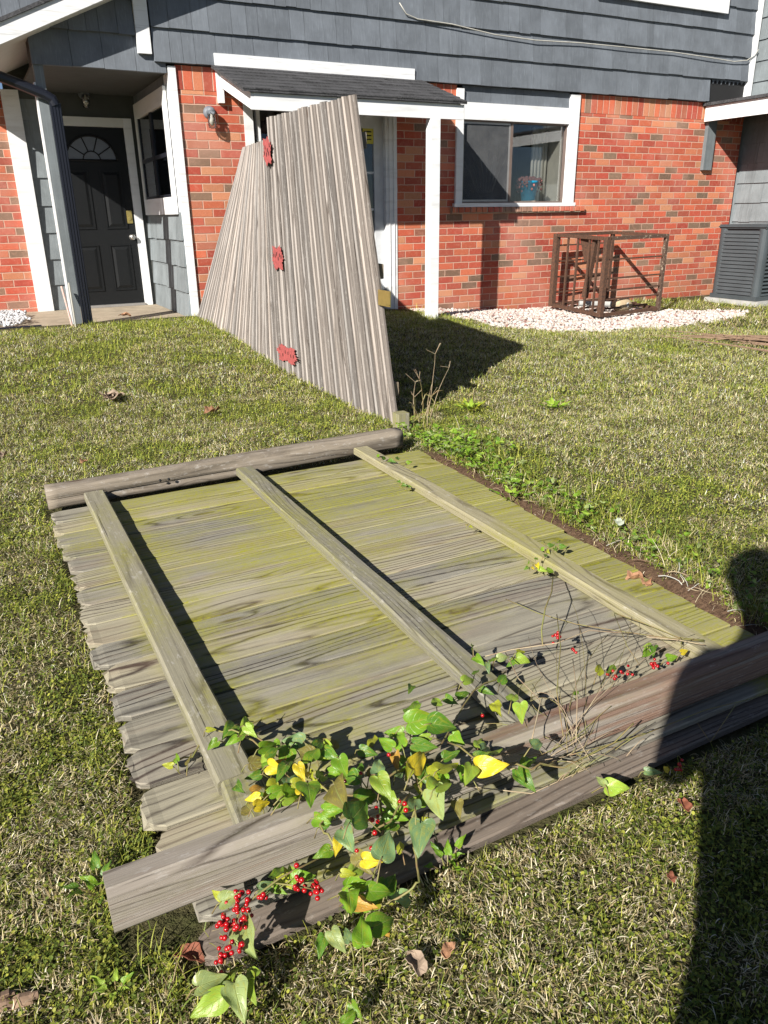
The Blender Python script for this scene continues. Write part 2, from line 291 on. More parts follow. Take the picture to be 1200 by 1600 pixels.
# ---- mesh builder
class MB:
    def __init__(s): s.v=[];s.f=[];s.mi=[];s.wc=[];s.mats=[];s.att={}
    def mat(s,name):
        if name not in s.mats: s.mats.append(name)
        return s.mats.index(name)
    def add(s,vs,fs,mat,wc=None):
        o=len(s.v); i=s.mat(mat); s.v+= [tuple(map(float,q)) for q in vs]; s.f+=[tuple(o+k for k in f) for f in fs]; s.mi+=[i]*len(fs)
        s.wc+= (wc if wc else [(0,0,0)]*len(vs)); return s
    def box(s,x0,x1,y0,y1,z0,z1,mat,b=0):
        if b: 
            return s.rbox(x0,x1,y0,y1,z0,z1,mat,b)
        vs=[(x,y,z) for z in(z0,z1) for y in(y0,y1) for x in(x0,x1)]
        return s.add(vs,[(0,2,3,1),(4,5,7,6),(0,1,5,4),(2,6,7,3),(0,4,6,2),(1,3,7,5)],mat)
    def rbox(s,x0,x1,y0,y1,z0,z1,mat,b):
        bm=bmesh.new(); bmesh.ops.create_cube(bm,size=1)
        for v in bm.verts: v.co=((x0+x1)/2+v.co.x*(x1-x0),(y0+y1)/2+v.co.y*(y1-y0),(z0+z1)/2+v.co.z*(z1-z0))
        bmesh.ops.bevel(bm,geom=bm.edges[:],offset=b,segments=2,affect='EDGES')
        bm.verts.index_update(); s.add([v.co[:] for v in bm.verts],[[v.index for v in f.verts] for f in bm.faces],mat); bm.free(); return s
    def hexa(s,p,mat): # 8 pts: bottom 4 ccw, top 4
        return s.add(p,[(3,2,1,0),(4,5,6,7),(0,1,5,4),(1,2,6,5),(2,3,7,6),(3,0,4,7)],mat)
    def tube(s,path,rad,mat,n=6,cap=True):
        path=[Vector(p) for p in path]; rad=rad if hasattr(rad,'__len__') else [rad]*len(path)
        vs=[];fs=[];up=Vector((.13,.27,.95)); d0=None
        for i,p in enumerate(path):
            d=(path[min(i+1,len(path)-1)]-path[max(i-1,0)])
            d=d.normalized() if d.length>1e-9 else Vector((0,0,1))
            a=d.cross(up if abs(d.dot(up))<.95 else Vector((1,0,0))).normalized(); b=d.cross(a)
            for k in range(n):
                t=2*math.pi*k/n; vs.append(p+(a*math.cos(t)+b*math.sin(t))*rad[i])
        for i in range(len(path)-1):
            for k in range(n): fs.append((i*n+k,i*n+(k+1)%n,(i+1)*n+(k+1)%n,(i+1)*n+k))
        if cap: fs.append(tuple(range(n))[::-1]); fs.append(tuple((len(path)-1)*n+k for k in range(n)))
        return s.add(vs,fs,mat)
    def lathe(s,prof,c,mat,n=20,axis='Z'):
        vs=[];fs=[]
        for r,h in prof:
            for k in range(n):
                t=2*math.pi*k/n; a,b=r*math.cos(t),r*math.sin(t)
                q=(a,b,h) if axis=='Z' else ((a,h,b) if axis=='Y' else (h,a,b)); vs.append((c[0]+q[0],c[1]+q[1],c[2]+q[2]))
        for i in range(len(prof)-1):
            for k in range(n): fs.append((i*n+k,i*n+(k+1)%n,(i+1)*n+(k+1)%n,(i+1)*n+k))
        fs.append(tuple(range(n))[::-1]); fs.append(tuple((len(prof)-1)*n+k for k in range(n)))
        return s.add(vs,fs,mat)
    def sphere(s,c,r,mat,sub=1,sc=(1,1,1),jit=0):
        vv,ff=ICO[sub]; q=vv*np.array(sc)*r
        if jit: q=q*(1+jit*(rng.random((len(q),1))-.5))
        return s.add(q+np.array(c),ff,mat)
    def prism(s,pts,d,mat): # pts: list 3D polygon, d: extrusion vector
        n=len(pts); d=Vector(d); pts=[Vector(p) for p in pts]
        return s.add([*pts,*[p+d for p in pts]],[tuple(range(n))[::-1],tuple(range(n,2*n))]+[(i,(i+1)%n,n+(i+1)%n,n+i) for i in range(n)],mat)
    def board(s,P0,P1,W,N,w,t,mat,ident=None,segs=6,cup=0,bev=.003,ear0=0,ear1=0,jit=.0,Loff=None,nw=2,W1=None,rough0=0):
        """plank from P0 to P1, width w along W, thickness t along N (N is the face side)"""
        P0=Vector(P0);P1=Vector(P1);W=Vector(W).normalized();N=Vector(N).normalized();W1=Vector(W1).normalized() if W1 is not None else W
        ident=random.random()*50 if ident is None else ident; Loff=random.random()*30 if Loff is None else Loff
        sec=[]; h=w/2
        for i in range(nw+1):
            a=-h+bev+(w-2*bev)*i/nw; sec.append((a,t/2-cup*abs(2*a/w)**1.25))
        sec+=[(h,t/2-bev-cup),(h,-t/2+bev)]
        for i in range(nw+1):
            a=h-bev-(w-2*bev)*i/nw; sec.append((a,-t/2-cup*(2*a/w)**2*.8))
        sec+=[(-h,-t/2+bev),(-h,t/2-bev-cup)]
        Ln=(P1-P0).length; ts=[0]+([.35*ear0/Ln,ear0/Ln] if ear0 else [])+[k/segs for k in range(1,segs)]+([1-ear1/Ln] if ear1 else [])+[1]
        vs=[];wc=[];n=len(sec);fs=[]; per=0
        for j,tt in enumerate(ts):
            c=P0.lerp(P1,tt); sc=1.; 
            if ear0 and j==0: sc=.58+.12*random.random()
            if ear0 and j==1: sc=.80+.06*random.random()
            if ear1 and j==len(ts)-1: sc=.5
            jj=(random.random()-.5)*jit; Wt=W.lerp(W1,tt).normalized(); D=(P1-P0).normalized(); Nt=(N-D*N.dot(D)).normalized()
            for (a,b) in sec:
                rr=D*((random.random()-.5)*rough0) if j==0 and rough0 else Vector()
                vs.append(c+Wt*(a*sc)+Nt*(b+jj)+rr); wc.append((Loff+tt*Ln,a*sc+(0 if b>0 else .31)+b*.5,ident))
        for j in range(len(ts)-1):
            for k in range(n): fs.append((j*n+k,j*n+(k+1)%n,(j+1)*n+(k+1)%n,(j+1)*n+k))
        fs.append(tuple(range(n))[::-1]); fs.append(tuple((len(ts)-1)*n+k for k in range(n)))
        return s.add(vs,fs,mat,wc)
    def build(s,name,parent=None,smooth=False,**at_):
        me=bpy.data.meshes.new(name); me.from_pydata(s.v,[],s.f); 
        for n_ in s.mats: me.materials.append(M[n_])
        me.polygons.foreach_set('material_index',s.mi)
        if any(q!=(0,0,0) for q in s.wc[:8]) or any(q!=(0,0,0) for q in s.wc[-8:]):
            a=me.attributes.new('wc','FLOAT_VECTOR','POINT'); a.data.foreach_set('vector',np.array(s.wc,dtype=np.float32).ravel())
        if smooth: me.polygons.foreach_set('use_smooth',[True]*len(me.polygons))
        me.update()
        bm=bmesh.new(); bm.from_mesh(me); bmesh.ops.recalc_face_normals(bm,faces=bm.faces[:]); bm.to_mesh(me); bm.free()
        o=bpy.data.objects.new(name,me); col.objects.link(o)
        if parent: o.parent=parent
        return o
ICO={}
for sub in (0,1,2,3):
    bm=bmesh.new(); bmesh.ops.create_icosphere(bm,subdivisions=max(sub,1),radius=1) if sub else bmesh.ops.create_icosphere(bm,subdivisions=1,radius=1)
    bm.verts.index_update(); ICO[sub]=(np.array([v.co[:] for v in bm.verts]),[tuple(v.index for v in f.verts) for f in bm.faces]); bm.free()
def fast_mesh(name,verts,faces_flat,nper,mat,col_face=None,parent=None,vecs=None,smooth=False):
    """verts (N,3), faces as (F,nper) index array"""
    me=bpy.data.meshes.new(name); F=len(faces_flat)
    me.vertices.add(len(verts)); me.vertices.foreach_set('co',verts.astype(np.float32).ravel())
    me.loops.add(F*nper); me.loops.foreach_set('vertex_index',faces_flat.astype(np.int32).ravel())
    me.polygons.add(F); me.polygons.foreach_set('loop_start',np.arange(0,F*nper,nper,dtype=np.int32)); me.polygons.foreach_set('loop_total',np.full(F,nper,dtype=np.int32))
    if smooth: me.polygons.foreach_set('use_smooth',np.ones(F,dtype=bool))
    me.update(); me.validate()
    if col_face is not None:
        a=me.attributes.new('gc','FLOAT_COLOR','FACE'); a.data.foreach_set('color',np.hstack([col_face,np.ones((F,1))]).astype(np.float32).ravel())
    if vecs is not None:
        a=me.attributes.new('lc','FLOAT_VECTOR','POINT'); a.data.foreach_set('vector',vecs.astype(np.float32).ravel())
    me.materials.append(M[mat]); o=bpy.data.objects.new(name,me); col.objects.link(o)
    if parent: o.parent=parent
    return o
def tag(o,label=None,cat=None,group=None,kind=None):
    for k,v in (('label',label),('category',cat),('group',group),('kind',kind)):
        if v: o[k]=v
    return o
def empty(name,loc,label,cat,group=None):
    o=bpy.data.objects.new(name,None); col.objects.link(o); o.empty_display_size=.1
    o['_loc']=0; del o['_loc']; return tag(o,label,cat,group)
# empties stay at the origin of their own thing through set_origin (children keep world coordinates)
def origin(o,p):
    p=Vector(p); o.location=p
    for c in o.children: c.matrix_parent_inverse=Matrix.Translation(-p)
    return o

YW=8.685
# ================================================================== GROUND
xs=np.concatenate([np.linspace(-60,-3,20)[:-1],np.arange(-3,-.6,.2),np.arange(-.6,4,.03),np.arange(4,11,.1),np.linspace(11,70,20)])
ys=np.concatenate([np.linspace(-60,-2,18)[:-1],np.arange(-2,.1,.15),np.arange(.1,5,.03),np.arange(5,11,.1),np.linspace(11,70,16)])
XX,YY=np.meshgrid(xs,ys,indexing='ij'); ZZ=ground(XX,YY)
ZZ-=np.where((YY>8.75)&(YY<20),.12,0)
V=np.stack([XX,YY,ZZ],-1).reshape(-1,3); nx,ny=len(xs),len(ys)
ii,jj=np.meshgrid(np.arange(nx-1),np.arange(ny-1),indexing='ij'); a=(ii*ny+jj).ravel()
o=fast_mesh('ground',V,np.stack([a,a+ny,a+ny+1,a+1],1),4,'soil',smooth=True); tag(o,kind='structure')
b=MB(); b.box(-2.0,2.098,8.70,10.6,.0,.205,'concrete'); b.box(-2,.86,8.42,8.70,-.05,.175,'concrete'); o=b.build('porch_slab'); tag(o,kind='structure')

# ================================================================== HOUSE
house=empty('brick_house',(0,0,0),'red brick ground floor with grey shingle upper storey, white trim and a black front door','house')
def hp(b,name,parent=None,**k): return b.build(name,parent or house,**k)
# brick walls
b=MB()
T=.22
def bw(x0,x1,z0,z1,y=YW): b.box(x0,x1,y,y+T,z0,z1,'brick')
bw(2.19,2.87,-.3,2.458); bw(2.87,4.71,2.46,2.60); bw(4.71,5.53,-.3,2.458); bw(5.53,7.41,-.3,1.262); bw(7.41,10.55,-.3,2.458)
hp(b,'brick_wall')
for xa,xb in ((2.19,2.87),(4.71,5.53),(7.41,10.55)):
    b=MB(); b.box(xa,xb,YW-.003,YW+T,2.46,2.675,'brick_soldier'); hp(b,'soldier_course')
b=MB(); 
x=5.47
while x<7.54:
    b.box(x+.004,x+.082,YW-.055,YW+.1,1.262+.006*random.random(),1.325,'brick',b=.004); x+=.089
b.box(5.47,7.53,YW-.045,YW+.09,1.255,1.318,'concrete'); hp(b,'brick_sill')
# porch left brick wall
b=MB(); b.box(-3.,.66,10.45,10.7,-.1,3.2,'brick'); hp(b,'porch_brick_wall')
# shingle siding
def shingles(b,x0,x1,zb,zt,y,expo=.292,mat='siding',clip=None,face=-1,axis='x',proud=.022):
    z=zb; k=0
    while z<zt-.01:
        x=x0; 
        while x<x1-.01:
            w=random.choice([.11,.15,.2,.26,.3,.34])*(1+.2*random.random()); xe=min(x+w,x1)
            if x1-xe<.06: xe=x1
            ht=min(expo,zt-z)
            if not(clip and clip((x+xe)/2,z+ht*.5)):
                dz=(random.random()-.5)*.010; g=.0018; top=y+.004; bot=y-proud
                bot-=random.random()*.004
                p=[(x+g,bot,z+dz),(xe-g,bot,z+dz),(xe-g,y+.03,z+dz),(x+g,y+.03,z+dz),(x+g,top,z+ht+.02),(xe-g,top,z+ht+.02),(xe-g,y+.03,z+ht+.02),(x+g,y+.03,z+ht+.02)]
                if axis=='y': p=[(q[1],q[0],q[2]) for q in p]
                b.hexa(p,mat)
                for _ in range(8): b.sid.append(k)
                b.cnt.append(random.random())
                k+=1
            x=xe
        z+=expo
def sh_build(b,name,parent=None):
    o=b.build(name,parent or house); me=o.data
    a=me.attributes.new('sid','FLOAT','FACE'); vals=np.repeat(np.array(b.cnt),6)
    vals=np.concatenate([vals,np.full(len(me.polygons)-len(vals),.5)]); a.data.foreach_set('value',vals.astype(np.float32)); return o
rake=lambda x:2.70+.45*(x-.61)
b=MB(); b.sid=[];b.cnt=[]
shingles(b,1.985,9.72,2.685,2.977,YW-.035)
shingles(b,1.985,10.46,2.977,5.0,YW-.035)
shingles(b,-.1,1.83,2.90,5.0,YW-.02,clip=lambda x,z:z<rake(x)-.05 and x<.9)
shingles(b,.86,2.10,2.60,2.90,YW+.0,expo=.3)
b.box(1.985,10.5,YW-.004,YW+.25,2.678,5.3,'dark_sheath'); b.box(-.1,1.985,YW+.03,YW+.25,3.0,5.3,'dark_sheath'); b.box(.86,2.10,YW+.032,YW+.25,2.605,3.0,'dark_sheath')
sh_build(b,'shingle_siding')
b=MB(); b.sid=[];b.cnt=[]; shingles(b,5.62,7.26,2.50,2.70,YW+.01,expo=.2,proud=.012); b.box(5.62,7.26,YW+.03,YW+.2,2.50,2.676,'dark_sheath'); sh_build(b,'window_header')
b=MB(); b.box(-.2,10.5,YW-.3,YW+5,5.3,5.4,'roof_shingle'); hp(b,'main_roof')
# torn missing shingle area : ragged paint edge
b=MB(); tp=[(9.75,2.975)]
for k in range(8):
    x=9.78+k*.083; tp+=[(x,2.962),(x+.02,2.93-.025*random.random()),(x+.045,2.960)]
tp+=[(10.45,2.975)]; b.prism([(x,YW-.012,z) for x,z in tp],(0,-.004,0),'siding')
hp(b,'torn_shingle_edge')
# trims
b=MB(); b.box(1.835,1.965,YW-.062,YW-.02,2.745,5.0,'weathered_white'); hp(b,'gable_trim')
b=MB(); b.box(10.462,10.56,YW-.06,YW+.0,2.62,5.0,'white_paint'); hp(b,'corner_trim')
b=MB(); b.box(7.5,9.83,YW-.10,YW-.062,3.75,4.0,'white_paint'); b.box(7.5,9.83,YW-.11,YW-.058,4.003,5.0,'white_paint'); hp(b,'upper_window_trim')
b=MB(); b.box(2.112,2.19,YW-.022,YW+.2,.2,2.66,'weathered_white'); hp(b,'entry_corner_trim')
# cable along the siding
b=MB(); pts=[(4.72,3.42),(4.80,3.32),(4.95,3.285),(5.4,3.27),(6.0,3.215),(6.6,3.20),(7.3,3.225),(8.1,3.23),(8.9,3.235),(9.6,3.215),(10.1,3.20),(10.35,3.23),(10.5,3.3),(10.56,3.38)]
b.tube([(x,YW-.07-.01*(i%2),z) for i,(x,z) in enumerate(pts)],.0065,'cable_white',6); hp(b,'cable',smooth=True)
# picture window
win=tag(bpy.data.objects.new('window',None)); 
def sub(name,parent): 
    o=bpy.data.objects.new(name,None); col.objects.link(o); o.parent=parent; return o
b=MB(); b.box(5.525,5.622,YW-.03,YW+.05,1.37,2.64,'white_paint'); b.box(7.255,7.41,YW-.03,YW+.05,1.37,2.66,'white_paint'); b.box(5.624,7.253,YW-.026,YW+.05,2.315,2.50,'white_paint')
fo=hp(b,'window',); wd=fo
b=MB(); b.box(5.5,7.43,YW-.05,YW+.12,1.328,1.372,'weathered_white'); hp(b,'sill',wd)
b=MB(); 
def rframe(b,x0,x1,z0,z1,y0,y1,w,mat):
    b.box(x0,x1,y0,y1,z1-w,z1,mat); b.box(x0,x1,y0,y1,z0,z0+w,mat); b.box(x0,x0+w,y0,y1,z0+w,z1-w,mat); b.box(x1-w,x1,y0,y1,z0+w,z1-w,mat)
rframe(b,5.624,7.253,1.374,2.314,YW+.01,YW+.07,.016,'bronze_frame'); rframe(b,5.642,6.36,1.392,2.297,YW+.022,YW+.045,.022,'aluminium'); b.box(6.365,6.395,YW+.015,YW+.06,1.392,2.297,'bronze_frame'); hp(b,'sash_frame',wd)
b=MB(); b.box(5.664,6.338,YW+.032,YW+.036,1.414,2.275,'glass'); b.box(5.664,6.338,YW+.026,YW+.028,1.414,2.275,'screen_pane'); b.box(6.396,7.235,YW+.050,YW+.054,1.392,2.297,'glass'); hp(b,'pane',wd)
# room behind the window
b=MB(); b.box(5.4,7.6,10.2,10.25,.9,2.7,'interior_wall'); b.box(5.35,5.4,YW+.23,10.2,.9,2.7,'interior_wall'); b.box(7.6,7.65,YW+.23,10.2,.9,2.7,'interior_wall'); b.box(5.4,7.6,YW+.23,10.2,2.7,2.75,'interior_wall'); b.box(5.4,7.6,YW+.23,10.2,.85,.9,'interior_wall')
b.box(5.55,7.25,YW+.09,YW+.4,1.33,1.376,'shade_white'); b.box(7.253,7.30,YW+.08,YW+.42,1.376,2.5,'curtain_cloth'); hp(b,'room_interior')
b=MB(); 
for i in range(9):
    x=6.98+i*.028; b.tube([(x,YW+.36+.018*(i%2),1.38),(x,YW+.36+.018*(i%2),2.3)],.018,'curtain_cloth',8)
hp(b,'curtain',smooth=True)
b=MB()
for k in range(8):
    t=-.5+k*.14; x=5.98+.03*k
    b.tube([(x,YW+.16,1.5),(x+t*.25,YW+.17,1.75),(x+t*.6,YW+.2,1.95+.1*random.random())],[.012,.010,.001],'curtain_cloth',4)
pl=b.build('house_plant'); tag(pl,'pale long-bladed plant standing behind the left window pane','houseplant')
# awning over the back door
aw=sub('awning',house)
b=MB(); b.box(2.585,4.915,YW-.075,YW-.038,2.685,2.795,'weathered_white'); b.build('ledger_board',aw)
yf=7.70
b=MB(); b.hexa([(2.55,yf-.03,2.335),(5.02,yf-.03,2.335),(4.965,YW-.04,2.665),(2.55,YW-.04,2.665),(2.55,yf-.03,2.36),(5.02,yf-.03,2.36),(4.965,YW-.04,2.69),(2.55,YW-.04,2.69)],'roof_shingle')
k=0
for k in range(7):
    y0=yf-.035+k*.14; z0=2.358+(y0-yf+.03)*.342
    x=2.545
    while x<5.0:
        w_=.12+.2*random.random(); xe=min(x+w_,5.02); dz=.006+.004*random.random()
        if k<7: b.hexa([(x,y0,z0),(xe-.004,y0,z0),(xe-.004,y0+.15,z0+.05),(x,y0+.15,z0+.05),(x,y0,z0+dz+.004),(xe-.004,y0,z0+dz+.004),(xe-.004,y0+.15,z0+.052+dz*.3),(x,y0+.15,z0+.052+dz*.3)],'roof_shingle')
        x=xe
b.build('awning_roof',aw)
b=MB(); b.box(2.66,5.0,yf,yf+.035,2.19,2.333,'white_paint'); b.build('fascia',aw)
for xx in (2.63,4.945):
    b=MB()
    b.hexa([(xx,yf+.002,2.19),(xx+.028,yf+.002,2.19),(xx+.028,YW-.04,2.50),(xx,YW-.04,2.50),(xx,yf+.002,2.332),(xx+.028,yf+.002,2.332),(xx+.028,YW-.04,2.662),(xx,YW-.04,2.662)],'white_paint'); b.build('side_board',aw)
b=MB(); b.box(2.60,2.66,YW-.06,YW-.005,2.35,2.66,'white_paint')
b.build('wall_block',aw)
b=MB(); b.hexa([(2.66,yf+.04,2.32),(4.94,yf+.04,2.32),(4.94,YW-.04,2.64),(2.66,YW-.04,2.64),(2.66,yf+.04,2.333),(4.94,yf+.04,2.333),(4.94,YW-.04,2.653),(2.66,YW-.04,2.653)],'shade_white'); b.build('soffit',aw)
b=MB(); b.box(4.585,4.70,yf-.02,yf+.095,.02,2.188,'white_paint',b=.004); b.build('post',aw)
# back door under the awning
bd=sub('back_door',house)
b=MB(); b.box(2.87,2.97,YW-.01,YW+.14,.08,2.459,'white_paint'); b.box(4.56,4.71,YW-.01,YW+.14,.08,2.459,'white_paint'); b.box(2.97,4.56,YW-.005,YW+.14,2.33,2.456,'white_paint'); b.box(3.70,3.80,YW+.02,YW+.13,.1,2.33,'white_paint'); b.box(3.02,3.06,YW+.03,YW+.1,.1,2.33,'white_paint')
b.box(4.60,4.612,YW-.02,YW-.01,.1,2.3,'white_paint');b.box(4.66,4.672,YW-.02,YW-.01,.1,2.3,'white_paint')
b.build('frame',bd)
b=MB(); x0,x1=3.802,4.558
b.box(x0,x0+.12,YW+.05,YW+.09,.12,2.32,'door_white'); b.box(x1-.12,x1,YW+.05,YW+.09,.12,2.32,'door_white'); b.box(x0+.12,x1-.12,YW+.05,YW+.09,2.18,2.32,'door_white'); b.box(x0+.12,x1-.12,YW+.05,YW+.09,.12,.5,'door_white')
for z in (.9,1.3,1.7): b.box(x0+.12,x1-.12,YW+.06,YW+.085,z,z+.025,'door_white')
b.build('door_leaf',bd)
b=MB(); b.box(x0+.12,x1-.12,YW+.07,YW+.074,.5,2.18,'glass'); b.box(3.06,3.70,YW+.07,YW+.074,.1,2.33,'glass_dim'); b.build('pane',bd)
b=MB(); b.box(4.30,4.44,YW+.058,YW+.061,2.02,2.20,'sticker_yellow')
for z in (2.06,2.10,2.14): b.box(4.32,4.41,YW+.054,YW+.056,z,z+.012,'black_paint')
b.build('notice',bd)
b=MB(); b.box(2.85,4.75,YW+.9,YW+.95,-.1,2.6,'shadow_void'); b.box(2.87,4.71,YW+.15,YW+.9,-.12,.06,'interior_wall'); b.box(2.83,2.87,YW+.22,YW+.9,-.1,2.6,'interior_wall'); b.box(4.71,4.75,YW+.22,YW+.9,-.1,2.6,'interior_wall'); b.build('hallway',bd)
b=MB(); b.box(3.7,4.75,YW-.5,YW-.0,-.02,.075,'grey_concrete'); hp(b,'door_step')
# entry recess
YD=10.45
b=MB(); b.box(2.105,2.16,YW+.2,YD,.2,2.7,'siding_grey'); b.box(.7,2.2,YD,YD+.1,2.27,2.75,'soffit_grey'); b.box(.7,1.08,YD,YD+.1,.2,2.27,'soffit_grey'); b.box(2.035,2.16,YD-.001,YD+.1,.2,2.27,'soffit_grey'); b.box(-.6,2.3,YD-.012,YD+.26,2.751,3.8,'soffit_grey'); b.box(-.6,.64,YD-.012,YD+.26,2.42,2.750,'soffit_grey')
hp(b,'entry_wall')
b=MB(); b.sid=[];b.cnt=[]; shingles(b,YW+.02,YD,.21,1.285,2.105,expo=.27,mat='siding_grey',axis='y',proud=.018); sh_build(b,'entry_shingles')
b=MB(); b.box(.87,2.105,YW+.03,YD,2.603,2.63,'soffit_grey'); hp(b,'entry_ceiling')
sw=sub('side_window',house)
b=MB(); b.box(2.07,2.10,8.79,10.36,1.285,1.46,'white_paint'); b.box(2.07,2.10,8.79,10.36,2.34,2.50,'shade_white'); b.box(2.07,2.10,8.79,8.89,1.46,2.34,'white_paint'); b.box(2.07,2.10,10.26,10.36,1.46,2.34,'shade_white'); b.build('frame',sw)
b=MB()
for y0,y1 in ((8.89,9.56),(9.60,10.26)):
    b.box(2.082,2.10,y0,y0+.03,1.46,2.34,'black_metal'); b.box(2.082,2.10,y1-.03,y1,1.46,2.34,'black_metal'); b.box(2.082,2.10,y0,y1,1.46,1.49,'black_metal'); b.box(2.082,2.10,y0,y1,1.86,1.90,'black_metal')
b.box(2.08,2.10,9.56,9.60,1.46,2.34,'black_metal'); b.build('sash_frame',sw)
b=MB(); b.box(2.094,2.097,8.9,10.25,1.47,2.33,'glass_dim'); b.box(2.098,2.103,8.9,10.25,1.47,2.33,'interior_wall'); b.build('pane',sw)
# front door
fd=sub('front_door',house)
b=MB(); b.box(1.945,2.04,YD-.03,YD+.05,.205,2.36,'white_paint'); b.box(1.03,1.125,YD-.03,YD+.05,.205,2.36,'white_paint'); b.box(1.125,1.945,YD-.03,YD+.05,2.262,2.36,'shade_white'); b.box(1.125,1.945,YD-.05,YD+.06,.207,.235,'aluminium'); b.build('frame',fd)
b=MB(); b.box(1.127,1.943,YD,YD+.045,.237,2.26,'black_paint')
def dpanel(x0,x1,z0,z1):
    y=YD; o_=.03
    # raised moulding ring + raised centre
    for (a,c,d,e) in ((x0,x1,z0,z0+.018),(x0,x1,z1-.018,z1),(x0,x0+.018,z0+.018,z1-.018),(x1-.018,x1,z0+.018,z1-.018)): b.box(a,c,y-.010,y-.001,d,e,'black_paint',b=.003)
    b.hexa([(x0+.03,y-.001,z0+.03),(x1-.03,y-.001,z0+.03),(x1-.03,y-.001,z1-.03),(x0+.03,y-.001,z1-.03),(x0+.06,y-.012,z0+.06),(x1-.06,y-.012,z0+.06),(x1-.06,y-.012,z1-.06),(x0+.06,y-.012,z1-.06)],'black_paint')
for x0,x1 in ((1.215,1.475),(1.60,1.855)): dpanel(x0,x1,1.13,1.80); dpanel(x0,x1,.40,.95)
b.build('door_leaf',fd)
b=MB(); cx,cz,rr=1.535,1.90,.29
b.prism([(cx+rr*math.cos(t),YD-.004,cz+rr*.92*math.sin(t)) for t in np.linspace(0,math.pi,17)],(0,.003,0),'lamp_grey'); b.build('fanlight',fd)
b=MB()
b.tube([(cx+rr*math.cos(t),YD-.006,cz+rr*.92*math.sin(t)) for t in np.linspace(0,math.pi,17)],.013,'black_paint',6)
b.tube([(cx+.1*math.cos(t),YD-.006,cz+.1*math.sin(t)) for t in np.linspace(0,math.pi,9)],.007,'black_paint',6)
for t in np.linspace(0,math.pi,6)[0:]: b.tube([(cx+.1*math.cos(t),YD-.006,cz+.1*math.sin(t)),(cx+rr*math.cos(t),YD-.006,cz+rr*.92*math.sin(t))],.007,'black_paint',6)
b.tube([(cx-rr,YD-.006,cz),(cx+rr,YD-.006,cz)],.014,'black_paint',6); b.build('glazing_bars',fd,smooth=True)
b=MB(); b.lathe([(.035,0),(.035,-.01),(.012,-.015),(.012,-.04),(.03,-.05),(.034,-.065),(.025,-.08),(.001,-.083)],(1.885,YD,1.03),'nickel',16,'Y'); b.build('knob',fd,smooth=True)
b=MB(); b.box(1.85,1.92,YD-.014,YD-.001,1.19,1.34,'brass',b=.006); b.lathe([(.02,-.014),(.02,-.022),(.001,-.024)],(1.885,YD,1.25),'brass',12,'Y'); b.build('deadbolt',fd)
# lamps
def lamp(x,y,z,name='wall_lamp'):
    l=sub(name,house)
    b=MB(); b.lathe([(.001,0),(.062,0),(.062,-.02),(.05,-.03),(.04,-.055)],(x,y,z),'lamp_grey',20,'Y'); b.tube([(x,y-.03,z),(x,y-.075,z+.004),(x,y-.085,z-.01)],[.04,.046,.046],'lamp_grey',16); b.build('lamp_base',l,smooth=True)
    b=MB(); b.lathe([(.04,-.02),(.043,-.05),(.043,-.12),(.036,-.145),(.018,-.155),(.001,-.156)],(x,y-.085,z),'lamp_glass',18); b.build('lamp_jar',l,smooth=True)
    b=MB(); b.lathe([(.012,-.02),(.014,-.05),(.026,-.08),(.026,-.1),(.012,-.125),(.001,-.127)],(x,y-.085,z),'curtain_cloth',12); b.build('bulb',l,smooth=True)
    return l
lamp(2.50,YW,2.26); lamp(1.545,YD,2.60)
# wing wall and left porch
b=MB(); b.sid=[];b.cnt=[]; shingles(b,.84,1.03,.205,2.5,YD-.005,expo=.3,mat='siding_grey',proud=.015); sh_build(b,'entry_siding')
b=MB(); b.box(.66,.84,YD-.06,YD-.0,.2,2.6,'white_paint'); hp(b,'porch_board')
b=MB(); b.box(.87,.955,YW+.0,YW+.09,.19,2.602,'siding_grey'); b.box(.852,.868,YW+.0,YW+.09,.19,2.45,'white_paint'); hp(b,'porch_post')
b=MB()
for i,(x_,w_) in enumerate(((.960,.018),(.982,.022),(1.008,.022),(1.034,.018))): b.box(x_,x_+w_,YW-.055-(.006 if i in(1,2) else 0),YW-.0,.19,2.28,'black_metal',b=.003)
b.box(.957,1.055,YW-.05,YW-.003,.18,2.28,'black_metal'); b.box(.95,1.062,YW-.066,YW-.0,.18,.24,'black_metal')
b.tube([(1.01,YW-.03,2.26),(.99,YW-.03,2.31),(.93,YW-.03,2.345),(.70,YW-.035,2.43),(.3,YW-.035,2.565),(.18,YW-.035,2.60)],.048,'black_metal',10)
hp(b,'downspout')
b=MB(); xa,xb=.2,3.6
def rk(b,y0,y1,lo,hi,mat):
    b.hexa([(xa,y0,rake(xa)+lo),(xb,y0,rake(xb)+lo),(xb,y1,rake(xb)+lo),(xa,y1,rake(xa)+lo),(xa,y0,rake(xa)+hi),(xb,y0,rake(xb)+hi),(xb,y1,rake(xb)+hi),(xa,y1,rake(xa)+hi)],mat)
rk(b,8.43,8.46,.0,.155,'weathered_white'); hp(b,'rake_board')
b=MB(); rk(b,8.41,YW-.04,.157,.19,'roof_shingle'); hp(b,'gable_roof')
b=MB(); xa,xb=.2,2.0; rk(b,8.46,10.45,.0,.03,'shade_white'); hp(b,'porch_soffit')
